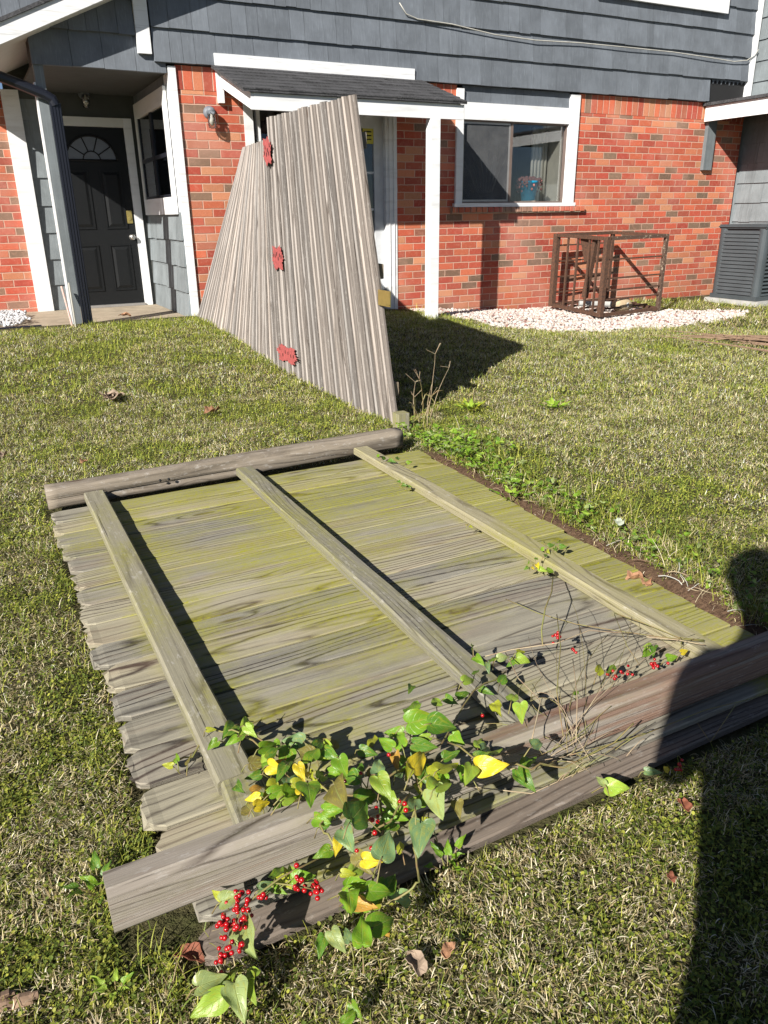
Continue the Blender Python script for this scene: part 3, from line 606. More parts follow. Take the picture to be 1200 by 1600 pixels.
# left bed : white edging gravel
# carport on the right
cp=empty('carport',(0,0,0),'carport roof with white fascia jutting from the right end of the brick wall','carport')
b=MB(); b.box(9.70,9.74,3.4,YW-.03,2.43,2.625,'white_paint'); b.build('fascia',cp)
b=MB(); b.box(9.66,13.4,3.35,YW+2,2.628,2.665,'roof_shingle'); b.box(9.742,13.3,3.4,YW-.03,2.52,2.56,'soffit_grey'); b.build('roof',cp)
b=MB(); b.box(9.77,9.94,YW-.06,YW-.004,1.80,2.50,'siding_grey'); b.build('bracket_board',cp)
for xa in (9.78,13.1): b=MB(); b.box(xa,xa+.12,3.5,3.62,0,2.52,'white_paint'); b.build('post',cp)
b=MB(); b.sid=[];b.cnt=[]; shingles(b,8.0,YW-.003,.0,2.5,10.62,expo=.27,mat='siding_grey',axis='y',proud=.015); 
b.box(10.63,10.75,4.0,YW+1,-.2,5.0,'siding_grey'); shingles(b,6.3,8.0,.0,2.5,10.62,expo=.27,mat='siding_grey',axis='y',proud=.015); shingles(b,7.6,YW-.003,2.7,5,10.62,expo=.27,mat='siding_grey',axis='y',proud=.015)
sh_build(b,'side_wall')
# ================================================================== OBJECTS
# AC unit
ac=empty('air_conditioner',(0,0,0),'dark grey outdoor air conditioner with louvred sides beside the brick wall end','air conditioner')
ax0,ax1,ay0,ay1,az0,az1=9.60,10.42,7.28,8.06,.07,1.06
b=MB(); b.box(ax0-.05,ax1+.05,ay0-.08,ay1+.05,-.05,.06,'grey_concrete'); b.build('pad',ac)
b=MB(); b.box(ax0+.03,ax1-.03,ay0+.03,ay1-.03,az0,az1-.05,'ac_dark')
b.build('coil',ac)
b=MB(); 
for (cx_,cy_) in ((ax0,ay0),(ax1,ay0),(ax0,ay1),(ax1,ay1)): 
    sx=1 if cx_==ax0 else -1; sy=1 if cy_==ay0 else -1
    b.lathe([(.075,0),(.075,az1-.055-az0)],(cx_+sx*.075,cy_+sy*.075,az0),'ac_metal',20)
b.rbox(ax0-.012,ax1+.012,ay0-.012,ay1+.012,az1-.055,az1,'ac_metal',.02); b.box(ax0,ax1,ay0,ay1,az0-.005,az0+.05,'ac_metal'); b.build('cabinet',ac,smooth=False)
b=MB(); nL=17
for k in range(nL):
    z=az0+.06+k*(az1-.13-az0)/(nL)
    h=.040
    for q in (0,1):
        if q==0: b.hexa([(ax0,ay0+.07,z),(ax0,ay1-.07,z),(ax0+.02,ay1-.07,z+.01),(ax0+.02,ay0+.07,z+.01),(ax0+.014,ay0+.07,z+h),(ax0+.014,ay1-.07,z+h),(ax0+.025,ay1-.07,z+h),(ax0+.025,ay0+.07,z+h)],'ac_metal')
        else: b.hexa([(ax0+.07,ay0,z),(ax1-.07,ay0,z),(ax1-.07,ay0+.02,z+.01),(ax0+.07,ay0+.02,z+.01),(ax0+.07,ay0+.016,z+h*.6),(ax1-.07,ay0+.016,z+h*.6),(ax1-.07,ay0+.025,z+h*.6),(ax0+.07,ay0+.025,z+h*.6)],'ac_metal')
b.build('louvres',ac)
# rusty cage
cg=empty('rusty_frame',(0,0,0),'rusty open steel frame with bars standing on the white gravel','metal frame')
Cc=Vector((6.80,7.30,.04)); Rr=Vector((7.83,7.36,.05)); Ll=Vector((6.96,8.42,.06)); Bb=Rr+Ll-Cc
H=Vector((.015,0,.93))
def bar(b,p,q,w,mat='rust'):
    p=Vector(p);q=Vector(q);d=(q-p).normalized(); u=Vector((0,0,1)) if abs(d.z)<.9 else Vector((1,0.05,0)); a=d.cross(u).normalized(); c=d.cross(a).normalized()
    b.hexa([p-a*w-c*w,p+a*w-c*w,p+a*w+c*w,p-a*w+c*w,q-a*w-c*w,q+a*w-c*w,q+a*w+c*w,q-a*w+c*w],mat)
for p,mt,wd_ in ((Cc,'rust',.030),(Rr,'rust_pale',.022),(Ll,'rust',.034),(Bb,'rust',.022)): b=MB(); bar(b,p,p+H,wd_,mt); b.build('corner_post',cg)
for zz in (Vector((0,0,.02)),H-Vector((0,0,.02))):
    for p,q in ((Cc,Rr),(Rr,Bb),(Bb,Ll),(Ll,Cc)): b=MB(); bar(b,p+zz,q+zz,.02,'rust' if zz.z<.1 else ('rust_pale' if q==Rr else 'rust')); b.build('edge_rail',cg)
for t in (.25,.45,.68,.85): b=MB(); bar(b,Ll.lerp(Cc,t)+Vector((0,0,.03)),Ll.lerp(Cc,t)+H,.011); b.build('bar',cg)
for t in (.20,.31,.45,.67): b=MB(); bar(b,Cc+Vector((0,0,t)),Rr+Vector((0,0,t)),.009); b.build('bar',cg)
for t in (.18,.38,.58,.78): b=MB(); bar(b,Ll+Vector((0,0,t)),Bb+Vector((0,0,t)),.009); b.build('bar',cg)
for t in (.2,.4,.6,.8): b=MB(); bar(b,Cc.lerp(Ll,t)+Vector((0,0,.05)),Rr.lerp(Bb,t)+Vector((0,0,.05)),.011); b.build('bar',cg)
b=MB(); p=Ll.lerp(Cc,.55)+H
b.prism([p+Vector((0.02,.10,0)),p+Vector((.02,-.12,0)),p+Vector((.04,-.06,-.30)),p+Vector((.04,.0,-.32))],(.012,0,0),'rust')
bar(b,p+Vector((.02,-.2,-.05)),p+Vector((.05,-.05,-.75)),.03); b.build('loose_plate',cg)
b=MB(); b.sphere((7.46,7.62,.12),.15,'stone_tan',2,(1.1,.6,.62),.18); o=b.build('stone',smooth=True); tag(o,'tan rounded stone lying inside the rusty steel frame','stone')
b=MB(); b.tube([(6.98,7.9,.14),(7.25,7.75,.13),(7.5,7.55,.12)],.035,'grey_concrete',10); o=b.build('pipe'); tag(o,'grey pipe piece lying across the bottom of the rusty frame','pipe')
# flower pot behind the pane
pt=empty('flower_pot',(0,0,0),'teal glazed pot of drooping reddish succulents on the window sill','flower pot')
px_,py_,pz_=6.80,YW+.17,1.378
b=MB(); b.lathe([(.001,0),(.11,0),(.125,.018),(.12,.02),(.001,.012)],(px_,py_,pz_),'pot_saucer',24); b.build('saucer',pt,smooth=True)
b=MB(); b.lathe([(.001,.016),(.085,.016),(.093,.03),(.118,.235),(.128,.24),(.128,.265),(.118,.265),(.105,.25),(.001,.24)],(px_,py_,pz_),'teal_glaze',28); b.build('pot',pt,smooth=True)
b=MB()
for k in range(46):
    a_=random.random()*6.28; r0=.02+.09*random.random(); r1=r0+.06+.05*random.random(); zz=pz_+.25
    dr=random.random()*.17 if r1>.13 else .0
    pts=[(px_+r0*math.cos(a_),py_+r0*math.sin(a_)*.8,zz),(px_+(r0+r1)/2*math.cos(a_),py_+(r0+r1)/2*math.sin(a_)*.8,zz+.06+.05*random.random()),(px_+r1*math.cos(a_),py_+r1*math.sin(a_)*.8,zz+.02-dr)]
    for i in range(7):
        t=i/6; q=Vector(pts[0]).lerp(Vector(pts[1]),t).lerp(Vector(pts[1]).lerp(Vector(pts[2]),t),t); b.sphere(q,.012+.005*random.random(),'succulent',1,(1,1,1.3),.4)
b.build('succulents',pt)

# ---------------- standing fence
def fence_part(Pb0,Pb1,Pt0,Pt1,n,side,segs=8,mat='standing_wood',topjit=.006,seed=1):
    b=MB(); random.seed(seed)
    Pb0,Pb1,Pt0,Pt1=map(Vector,(Pb0,Pb1,Pt0,Pt1))
    for i in range(n):
        t=(i+.5)/n; p=Pb0.lerp(Pb1,t); q=Pt0.lerp(Pt1,t)
        W0=(Pb1-Pb0); W1=(Pt1-Pt0); w=(W0.length)/n*1.0; w1=W1.length/n
        p.z=ground(p.x,p.y)+.0-.02
        D=(q-p).normalized(); q=q+D*(random.random()-.5)*topjit
        Wm=(W0.normalized()+W1.normalized()).normalized(); N=D.cross(Wm).normalized()
        if N.x>0: N=-N
        off=(random.random()-.5)*.006+.005*(i%2)
        # split into two strips so the boards read as ridged
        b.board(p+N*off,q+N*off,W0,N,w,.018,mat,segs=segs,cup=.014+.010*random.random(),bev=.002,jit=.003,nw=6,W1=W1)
    return b
fs=empty('leaning_fence_section',(0,0,0),'weathered grey picket fence section leaning by the house corner, left of the red hinges','fence')
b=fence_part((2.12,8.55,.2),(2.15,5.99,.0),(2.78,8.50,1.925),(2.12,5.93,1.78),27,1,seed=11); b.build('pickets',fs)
b=MB(); 
for t in (.15,.5,.85):
    p=Vector((2.12,8.55,.2)).lerp(Vector((2.78,8.5,1.925)),t)+Vector((.05,0,0)); q=Vector((2.15,6.25,.0)).lerp(Vector((2.16,6.2,1.78)),t)+Vector((.06,0,0))
    b.board(p,q,(0,0,1),(1,0,0),.085,.038,'far_post_wood')
b.build('rail',fs)
gt=empty('fence_gate',(0,0,0),'taller weathered picket gate leaning left, hung on three red ornate hinges','gate')
gb0,gb1,gt0,gt1=(2.15,5.99,.0),(2.235,4.14,.0),(2.152,5.99,1.93),(2.04,4.26,1.868)
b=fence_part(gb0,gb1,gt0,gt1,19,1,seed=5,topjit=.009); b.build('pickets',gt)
b=MB()
for t in (.12,.5,.88):
    p=Vector(gb0).lerp(Vector(gt0),t)+Vector((.045,-.03,0)); q=Vector(gb1).lerp(Vector(gt1),t)+Vector((.045,.03,0))
    b.board(p,q,(0,0,1),(1,0,0),.085,.038,'far_post_wood')
b.build('rail',gt)
def hinge(zc,w,h,yc,seed,leafs=2):
    rd=random.Random(seed); b=MB(); pts=[]; n=44
    for k in range(n):
        a_=2*math.pi*k/n; r=min(1.0/max(abs(math.cos(a_)),abs(math.sin(a_))),1.22)*(.84-.13*(k%2)+.10*math.sin(a_*6+seed)-.08*rd.random()); pts.append((math.cos(a_)*w/2*r*1.1,math.sin(a_)*h/2*r*1.1))
    def P(u,v,o): # u towards camera (-y)
        y=yc-u; t=(zc+v)/1.9; ty=max((5.99-yc)/1.85,0)
        x0=2.15+(2.235-2.15)*ty if ty>0 else 2.15-.0*ty; x1=2.152+(2.04-2.152)*ty if ty>0 else 2.10+.2*(-ty)*.4
        return Vector((x0+(x1-x0)*t-(.036 if zc>1.5 else .0215)-o*.4,y,zc+v))
    b.prism([P(u,v,0) for u,v in pts],(-.0008,0,0),'hinge_red')
    for k in range(6):
        u=(-.5+k/5.)*w*.6; v=(rd.random()-.5)*h*.35; b.prism([P(u-.006,v-.014,.0025),P(u+.006,v-.010,.0025),P(u+.004,v+.016,.0025),P(u-.008,v+.01,.0025)],(-.0008,0,0),'black_paint')
    return b
for i,(zc,w_,h_,yc) in enumerate(((1.70,.19,.21,5.90),(.95,.27,.19,5.86),(.22,.50,.15,5.80))): hinge(zc,w_,h_,yc,i).build('hinge',gt)
b=MB(); pL=Vector((2.16,4.16,.80)); b.box(2.145,2.152,4.05,4.20,.745,.835,'brass'); b.prism([(2.14,4.09,.76),(2.14,4.03,.80),(2.14,4.03,.76)],(-.004,0,0),'brass'); b.build('latch',gt)

# ---------------- fallen panel
random.seed(21)
fp=empty('fallen_fence_panel',(0,0,0),'mossy picket fence panel lying flat on the lawn with three rails on top','fence panel')
b=MB(); n=17; y0,y1=1.055,3.44
for i in range(n):
    yc=y0+(i+.5)*(y1-y0)/n; xl=.130+(random.random()-.5)*.016-.004*math.sin(i); z=.048+(random.random()-.5)*.007
    if i==0: xl=.17
    tl=(random.random()-.5)*.05
    b.board((xl,yc+(random.random()-.5)*.004,z-.006),(1.885+.10*(yc-1.1)/2.3+(random.random()-.5)*.02,yc,z),(0,1,tl),(0,0,1),(y1-y0)/n-.0065,.018,'panel_wood',ident=i*3.37+1,segs=10,cup=.0015,ear0=.026+.012*random.random(),jit=.003,nw=5,rough0=.02)
b.build('pickets',fp)
RZ=.078
def rail(x0,x1,ya,yb,z,name='rail',w=.088,t=.040,idn=3):
    b=MB(); b.board((x0,ya,z),(x1,yb,z),(1,0,0),(0,0,1),w,t,'rail_wood',segs=14,bev=.006,jit=.003,ident=idn,nw=3); return b.build(name,fp)
rail(.325,.322,1.36,3.50,.079,idn=4.4); rail(.322,.330,1.165,1.352,.081,idn=5.9)
rail(1.015,1.03,1.165,3.50,.079,idn=7.7,w=.084,t=.042); rail(1.665,1.685,1.165,3.53,.079,idn=9.1,w=.084)
# posts
b=MB(); b.board((.018,1.132,.110),(2.35,1.122,.112),(0,1,-.12),(0,.12,1),.070,.096,'post_wood',segs=16,bev=.012,jit=.002,ident=12.2,nw=3); o=b.build('wooden_post')
tag(o,'thick square post lying across the near end of the panel under the vine','post','posts lying at the ends of the fallen panel')
b=MB()
pth=[];  
pa=Vector((.125,3.555,.085)); pb=Vector((1.955,3.60,.095))
vs=[];wc=[];fs_=[];nn=30;K=40
for j in range(K+1):
    t=j/K; c=pa.lerp(pb,t)
    for k in range(nn):
        a_=2*math.pi*k/nn; r=.052+.002*math.sin(7*t+k*.6)+.0015*random.random()-(.014 if (k==12+int(1.5*math.sin(5*t)) and .42<t<1) or (k==15+int(2*math.sin(4*t)) and t<.5) else 0); sq=1/max(abs(math.cos(a_)),abs(math.sin(a_)))**.6
        vs.append(c+Vector((0,math.cos(a_)*r*sq,math.sin(a_)*r*sq))); wc.append((t*1.9,a_*.05,33.3))
for j in range(K):
    for k in range(nn): fs_.append((j*nn+k,j*nn+(k+1)%nn,(j+1)*nn+(k+1)%nn,(j+1)*nn+k))
fs_.append(tuple(range(nn))[::-1]); fs_.append(tuple(K*nn+k for k in range(nn)))
b.add(vs,fs_,'far_post_wood',wc); b.tube([(.62,3.50,.10),(.62,3.49,.10)],.006,'black_paint',6); b.tube([(.66,3.50,.10),(.66,3.49,.10)],.006,'black_paint',6)
o=b.build('wooden_post',smooth=True); tag(o,'weathered rounded post lying at the far end of the fallen panel by the gate','post','posts lying at the ends of the fallen panel')
b=MB(); b.board((.155,1.040,.012),(2.3,1.072,.014),(0,1,.03),(0,-.03,1),.078,.024,'loose_wood',segs=12,bev=.004,ear0=.035,jit=.003,ident=41.,nw=3,rough0=.01); o=b.build('loose_picket')
tag(o,'broken brown picket lying loose on the grass below the near post','picket')
b=MB(); b.board((2.20,4.02,.0),(2.20,4.02,.115),(1,0,0),(0,-1,0),.08,.08,'rail_wood',segs=3,bev=.005,ident=55); o=b.build('post_stub'); tag(o,'short mossy post stub standing at the gate foot','post stub')
b=MB(); b.prism([tuple(at(430,1322,.095)),tuple(at(448,1308,.12)),tuple(at(492,1292,.13)),tuple(at(478,1306,.11)),tuple(at(452,1320,.1))],(0,-.004,.002),'splinter'); o=b.build('wood_splinter'); tag(o,'fresh orange wood splinter torn from the near post','splinter')

# ================================================================== GRAVEL
def inpoly(x,y,P):
    r=np.zeros(len(x),bool); n=len(P)
    for i in range(n):
        x1,y1=P[i];x2,y2=P[(i+1)%n]; c=((y1>y)!=(y2>y))&(x<(x2-x1)*(y-y1)/(y2-y1+1e-12)+x1); r^=c
    return r
GP=[(4.85,8.66),(4.95,7.6),(5.1,6.95),(5.7,6.55),(6.9,6.35),(8.3,6.5),(9.0,6.9),(8.5,7.25),(8.0,7.5),(8.0,8.0),(7.8,8.66)]
def stones(name,P,dens,cols,probs,smin,smax,seed):
    r=np.random.default_rng(seed); P=np.array(P); lo,hi=P.min(0),P.max(0); n=int((hi-lo).prod()*dens)
    x=r.uniform(lo[0],hi[0],n);y=r.uniform(lo[1],hi[1],n); wob=(vn(x,y,5,7)-.5)*.18; k=inpoly(x+wob,y+wob,P); x=x[k];y=y[k];n=len(x)
    vv,ff=ICO[0]; ff=np.array(ff); s=r.uniform(smin,smax,n)**1.0; sc=s[:,None]*r.uniform(.6,1.2,(n,3))*[1,1,.7]
    jt=r.uniform(.75,1.2,(n,len(vv),1)); q=vv[None]*jt*sc[:,None,:]; an=r.uniform(0,6.28,n); c,s_=np.cos(an)[:,None],np.sin(an)[:,None]
    q=np.stack([q[...,0]*c-q[...,1]*s_,q[...,0]*s_+q[...,1]*c,q[...,2]],-1)
    z=ground(x,y)+r.uniform(.0,.022,n); q+=np.stack([x,y,z],-1)[:,None,:]
    F=(ff[None]+np.arange(n)[:,None,None]*len(vv)).reshape(-1,3)
    ci=r.choice(len(cols),n,p=probs); C_=np.array(cols)[ci]*r.uniform(.8,1.15,(n,1)); 
    return fast_mesh(name,q.reshape(-1,3),F,3,'gravel_stone',np.repeat(C_,len(ff),0))
o=stones('gravel',GP,1500,[(.58,.54,.50),(.50,.44,.40),(.24,.10,.085),(.45,.33,.28)],[.55,.25,.07,.13],.012,.028,3); tag(o,'pale pink and white gravel bed under the window','gravel',kind='stuff')
o=stones('white_gravel',[(-.8,8.75),(.42,8.75),(.5,10.2),(-.8,10.3)],900,[(.55,.55,.56),(.40,.41,.43)],[.7,.3],.012,.026,4); tag(o,'white gravel on the porch by the left brick wall','gravel',kind='stuff')
o.location.z=.0
# raise left gravel on slab
o.location.z=.0; me=o.data; co=np.zeros(len(me.vertices)*3,dtype=np.float32); me.vertices.foreach_get('co',co); co=co.reshape(-1,3); co[:,2]+=.015; me.vertices.foreach_set('co',co.ravel())
b=MB(); b.tube([(-.8,8.73,.225),(.56,8.73,.225)],.018,'black_metal',8); o=b.build('bed_edging'); tag(o,'black edging strip along the white gravel by the porch','edging')

# ================================================================== GRASS
def frustum_pts(n,rmin,rmax,r,margin=.16):
    """uniform random ground points inside the view wedge"""
    hd=math.atan2(.42680318,.82783874); half=R(27)+margin
    a_=r.uniform(hd-half-.1,hd+half+.10,n); d=np.sqrt(r.uniform(rmin**2,rmax**2,n))
    return d*np.sin(a_),d*np.cos(a_)
def allowed(x,y,r):
    w=(vn(x,y,9,3)-.5)*.06
    xe=1.91+.095*np.clip((y-1.1)/2.3,0,1); ok=~((x>.125+w*.8)&(x<xe+.01+w*.7)&(y>.99)&(y<3.52))
    ok&=~((x>.11)&(x<1.97)&(y>3.49)&(y<3.66))
    ok&=~((x>.02)&(y>1.075)&(y<1.175)&(x<2.4))
    ok&=~((x>.14)&(y>1.0)&(y<1.08)&(x<2.3))
    ok&=~((y>8.66)&(x>2.1)); ok&=~((y>8.42)&(x<2.12)); ok&=y<8.66
    ok&=~((x>9.5)&(y>7.2)); ok&=~inpoly(x+(vn(x,y,5,7)-.5)*.18,y+(vn(x,y,5,7)-.5)*.18,GP); ok&=~((x>3.7)&(x<4.75)&(y>8.2))
    # soil strip by the panel edge
    strip=(x>1.8)&(x<xe+.065+w)&(y>1.15)&(y<3.45); ok&=~(strip&(r.random(len(x))<.93))
    return ok
def ribbons(x,y,z,az,tilt,L,W,bend,col_,r,seg=3):
    n=len(x); ts=np.linspace(0,1,seg+1); d=np.stack([np.cos(az),np.sin(az)],-1); sd=np.stack([-np.sin(az),np.cos(az)],-1)
    P=[]; ph=tilt.copy(); cx=np.zeros(n);cz=np.zeros(n); st=L/seg
    for k in range(seg+1):
        wv=W*(1-.75*ts[k]**1.6)/2
        for s_ in (-1,1):
            P.append(np.stack([x+d[:,0]*cx+sd[:,0]*wv*s_,y+d[:,1]*cx+sd[:,1]*wv*s_,z+cz],-1))
        cx=cx+np.cos(ph)*st; cz=cz+np.sin(ph)*st; ph=ph-bend/seg
    V=np.stack(P,1); m=2*(seg+1); base=(np.arange(n)*m)[:,None]
    F=np.concatenate([base+np.array([[2*k,2*k+1,2*k+3,2*k+2]]) for k in range(seg)],1).reshape(-1,4)
    return V.reshape(-1,3),F,np.repeat(col_,seg,0)
def lvs(x,y,z,az,tilt,S,col_,r):
    n=len(x); q=np.array([(0,0,0),(.35,-.42,.08),(.8,-.34,.05),(1.05,0,-.05),(.8,.34,.05),(.35,.42,.08)])
    c,s_=np.cos(az)[:,None],np.sin(az)[:,None]; ct,st=np.cos(tilt)[:,None],np.sin(tilt)[:,None]
    u=q[None,:,0]*S[:,None];v=q[None,:,1]*S[:,None];h=q[None,:,2]*S[:,None]
    X=u*ct-h*st;Z=u*st+h*ct; V=np.stack([x[:,None]+X*c-v*s_,y[:,None]+X*s_+v*c,z[:,None]+Z],-1)
    base=(np.arange(n)*6)[:,None,None]; F=(base+np.array([[0,1,2,3],[0,3,4,5]])[None]).reshape(-1,4)
    return V.reshape(-1,3),F,np.repeat(col_,2,0)
def dryness(x,y):
    d=fbm(x,y,2.6,9)*.55+fbm(x,y,9,12)*.45
    d=(d-.45)*1.35+.52
    d=d-.15*np.exp(-((x-2.35)/.35)**2)*((y>1.3)&(y<5))         # greener near the soil strip
    d=d+.12*((x>3.0)&(y<7))-.10*np.exp(-((x-1.6)/.8)**2-((y-7.9)/.5)**2)
    d=d-.04*((x<1.9)&(y>3.5))
    return d
DRY=np.array([(.76,.66,.43),(.58,.47,.27),(.88,.79,.58),(.36,.27,.14),(.68,.59,.32)]); GRN=np.array([(.19,.23,.03),(.28,.30,.05),(.10,.14,.022),(.35,.36,.06),(.15,.20,.04)])
def grass_band(dens,rmin,rmax,scale,seed,hs=1.0,br=1.0,dry=0):
    r=np.random.default_rng(seed); area=.5*(2*(R(27)+.16)+.2)*(rmax**2-rmin**2); n=int(dens*area)
    x,y=frustum_pts(n,rmin,rmax,r); k=allowed(x,y,r); x=x[k];y=y[k]; n=len(x); z=ground(x,y)
    D=dryness(x,y)+dry; t=r.random(n); pd=np.clip((D-.42)/.24,.06,.86)
    kind=np.where(t<pd*.72,0,np.where(t<pd*.72+(1-pd)*.5+.12,2,1))
    out=[]
    i=kind==0; m=i.sum(); c=DRY[r.integers(0,5,m)]*r.uniform(.55,1.15,(m,1))
    out.append(ribbons(x[i],y[i],z[i]+r.uniform(-.004,.020*hs,m),8*fbm(x[i],y[i],9,21)+r.normal(0,.9,m),r.uniform(-.2,1.1,m),r.uniform(.007,.028,m)*scale,r.uniform(.0011,.0028,m)*scale,r.uniform(-1.2,2.2,m),c,r))
    i=kind==1; m=i.sum(); c=GRN[r.integers(0,5,m)]*r.uniform(.7,1.25,(m,1))
    out.append(ribbons(x[i],y[i],z[i],r.uniform(0,6.28,m),r.uniform(.5,1.45,m),r.uniform(.018,.045,m)*scale*(.8+.2*hs),r.uniform(.0013,.0026,m)*scale,r.uniform(.2,1.5,m),c,r))
    i=kind==2; m=i.sum(); c=GRN[r.integers(0,5,m)]*r.uniform(.75,1.45,(m,1))
    c=c*.85; out.append(lvs(x[i],y[i],z[i]+r.uniform(.002,.026,m)*hs,r.uniform(0,6.28,m),r.uniform(-.5,.7,m),r.uniform(.003,.010,m)*scale,c,r))
    return [(a_,b_,np.clip(c_*br,0,.95)) for a_,b_,c_ in out]
parts=[]
parts+=grass_band(52000,.25,1.9,.92,1,1.,1.,.05)
parts+=grass_band(24000,1.9,3.3,1.08,2,1.,1.12,.045)
parts+=grass_band(15000,3.3,5.6,1.15,3,1.0,1.4,.035)
parts+=grass_band(8500,5.6,9.6,1.45,4,1.0,1.55,.03)
parts+=grass_band(1800,9.6,12.5,2.4,6,1.,1.4,.04)
# taller tufts: along edges
def tufts(px,py,n,rad,L0,L1,seed,green=.8,wd=.0028,upr=(.9,1.5)):
    r=np.random.default_rng(seed); x=px+r.normal(0,rad,n); y=py+r.normal(0,rad,n); z=ground(x,y); g=r.random(n)<green
    c=np.where(g[:,None],GRN[r.integers(0,5,n)]*1.15,DRY[r.integers(0,5,n)]); return ribbons(x,y,z,r.uniform(0,6.28,n),r.uniform(*upr,n),r.uniform(L0,L1,n),r.uniform(.6,1,n)*wd,r.uniform(.2,1.6,n),c,r,4)
r_=random.Random(4)
for k in range(110):
    y=1.25+2.5*r_.random(); parts.append(tufts(1.99+.095*(y-1.1)/2.3+.14*r_.random()+.1*(y>3.3),y,18,.035,.03,.09,100+k,.68))
for k in range(120):
    y=1.3+2.7*r_.random(); parts.append(tufts(2.03+.095*(y-1.1)/2.3+.22*r_.random()+.08*(y>3.4),y,7,.03,.06,.15,1500+k,.85,.0034,(.7,1.4)))
for k in range(40):
    y=.9+2.5*r_.random(); parts.append(tufts(.10-.06*r_.random(),y,8,.02,.03,.06,300+k,.8))
for k in range(26): parts.append(tufts(.0+.25*r_.random(),.75+.35*r_.random(),6,.02,.04,.08,400+k,.85))
for k in range(50): parts.append(tufts(.15+2*r_.random(),3.68+.03*r_.random(),7,.02,.02,.05,500+k,.75))
for k in range(60): 
    t=r_.random(); parts.append(tufts(2.08+.06*r_.random()-.05,4.1+4.4*t,12,.04,.03,.08,600+k,.9,.004))
for k in range(60): parts.append(tufts(5.0+5.*r_.random(),8.55+.08*r_.random() if r_.random()<.0 else 6.3+.1*r_.random(),8,.05,.04,.09,700+k,.8,.005))
for k in range(60): parts.append(tufts(8.0+1.4*r_.random(),7.6+.95*r_.random(),10,.06,.05,.10,800+k,.8,.006))
for k in range(40): parts.append(tufts(4.2+.7*r_.random(),7.4+.5*r_.random(),10,.06,.04,.09,900+k,.95,.006))
for k in range(35): parts.append(tufts(.9+1.2*r_.random(),8.36+.06*r_.random(),10,.04,.04,.08,950+k,.95,.005))
off=0;Vs=[];Fs=[];Cs=[]
for v,f,c in parts: Vs.append(v);Fs.append(f+off);Cs.append(c);off+=len(v)
o=fast_mesh('grass',np.concatenate(Vs),np.concatenate(Fs),4,'grass_blades',np.concatenate(Cs)); tag(o,'patchy winter lawn of dry straw and green clover','grass',kind='stuff')

# ================================================================== LEAF BUILDER
LEAFCOL={'g':(.15,.30,.02),'d':(.08,.19,.02),'l':(.28,.42,.05),'y':(.70,.54,.03),'yg':(.34,.37,.03),'p':(.30,.38,.14),'o':(.55,.30,.06),'s':(.17,.28,.12),'b':(.20,.17,.05)}
class Leaves:
    def __init__(s): s.V=[];s.F=[];s.C=[];s.L=[];s.n=0
    def add(s,p,dirv,up,size,colr,fold=.25,curl=.5,wr=.62,lobe=.22,k=None):
        nu,nv=14,6; k=random.random() if k is None else k
        d=Vector(dirv).normalized(); u=Vector(up); sdv=d.cross(u).normalized(); u=sdv.cross(d).normalized(); p=Vector(p)
        vs=[];lc=[]
        lb=lobe/.25
        OX=np.interp(np.linspace(0,1,nu+1),[0,.1,.2,.32,.46,.62,.8,.92,1],[0,-.12*lb,-.13*lb,.0,.20,.42,.68,.88,1.]); OY=np.interp(np.linspace(0,1,nu+1),[0,.1,.2,.32,.46,.62,.8,.92,1],[.0,.13,.29,.43,.46,.37,.22,.10,0])*wr/.85
        w1,w2,w3=random.uniform(-.05,.05),random.uniform(.03,.09),random.random()*6
        for i in range(nu+1):
            t=i/nu
            for j in range(nv+1):
                v=-1+2*j/nv; av=abs(v); x=t*(1-av)+OX[i]*av+.0; y=math.copysign(OY[i]*av,v)*(1+.04*math.sin(11*t+k*9))
                z=abs(y)**1.3*fold*1.5-curl*.40*(x-.25)**2*(1 if x>.25 else .4)+w1*math.sin(5*y+w3)+w2*math.sin(8*x+w3+3*v)*av
                vs.append(p+(d*x+sdv*y+u*z)*size); lc.append((t,v,k*10))
        for i in range(nu):
            for j in range(nv):
                a=i*(nv+1)+j; s.F.append((s.n+a,s.n+a+1,s.n+a+nv+2,s.n+a+nv+1))
                c=np.array(colr)*(.92+.16*random.random()*0+.08); s.C.append(c)
        s.V+=[tuple(q) for q in vs]; s.L+=lc; s.n+=len(vs)
    def build(s,name,parent=None): 
        return fast_mesh(name,np.array(s.V),np.array(s.F),4,'vine_leaf',np.array(s.C),parent,np.array(s.L),smooth=True)
def px_dir(px,py,z,ang,rise=0.):
    """world direction of an image angle (degrees, 0 = right, 90 = up) on the horizontal plane, lifted by rise"""
    a=np.array(at(px,py,z)); b_=np.array(at(px+20*math.cos(R(ang)),py-20*math.sin(R(ang)),z)); d=b_-a; d/=np.linalg.norm(d); return Vector((d[0],d[1],rise))
random.seed(99)
camv=Vector((0,0,1.25))
def leafset(lv,st,lst,stemmat='vine_stem',anchor=None):
    for (px,py,z,size,ang,cc) in lst:
        z=z*1.0; cen=Vector(at(px,py,z)); rise=random.uniform(-.45,.25); d=px_dir(px,py,z,ang,rise).normalized()
        tocam=(camv-cen).normalized(); sunv=-sv
        up=(tocam*.55+sunv*.45+Vector((random.uniform(-.5,.5),random.uniform(-.5,.5),random.uniform(-.2,.5)))*.75).normalized()
        size*=1.0; base=cen-d*size*.45
        c=np.array(LEAFCOL[cc]); c=c*random.uniform(.8,1.2)
        lv.add(base,d,up,size,c,fold=random.uniform(.05,.55),curl=random.uniform(.0,1.3),wr=random.uniform(.48,.74),lobe=random.uniform(.16,.30))
        q=base-d*size*random.uniform(.3,.7)+Vector((0,0,-.02)); q.z=max(q.z,.02)
        st.tube([base+d*size*.03,base-d*size*.2+Vector((0,0,-.004)),q],[.0010,.0012,.0014],stemmat,5)
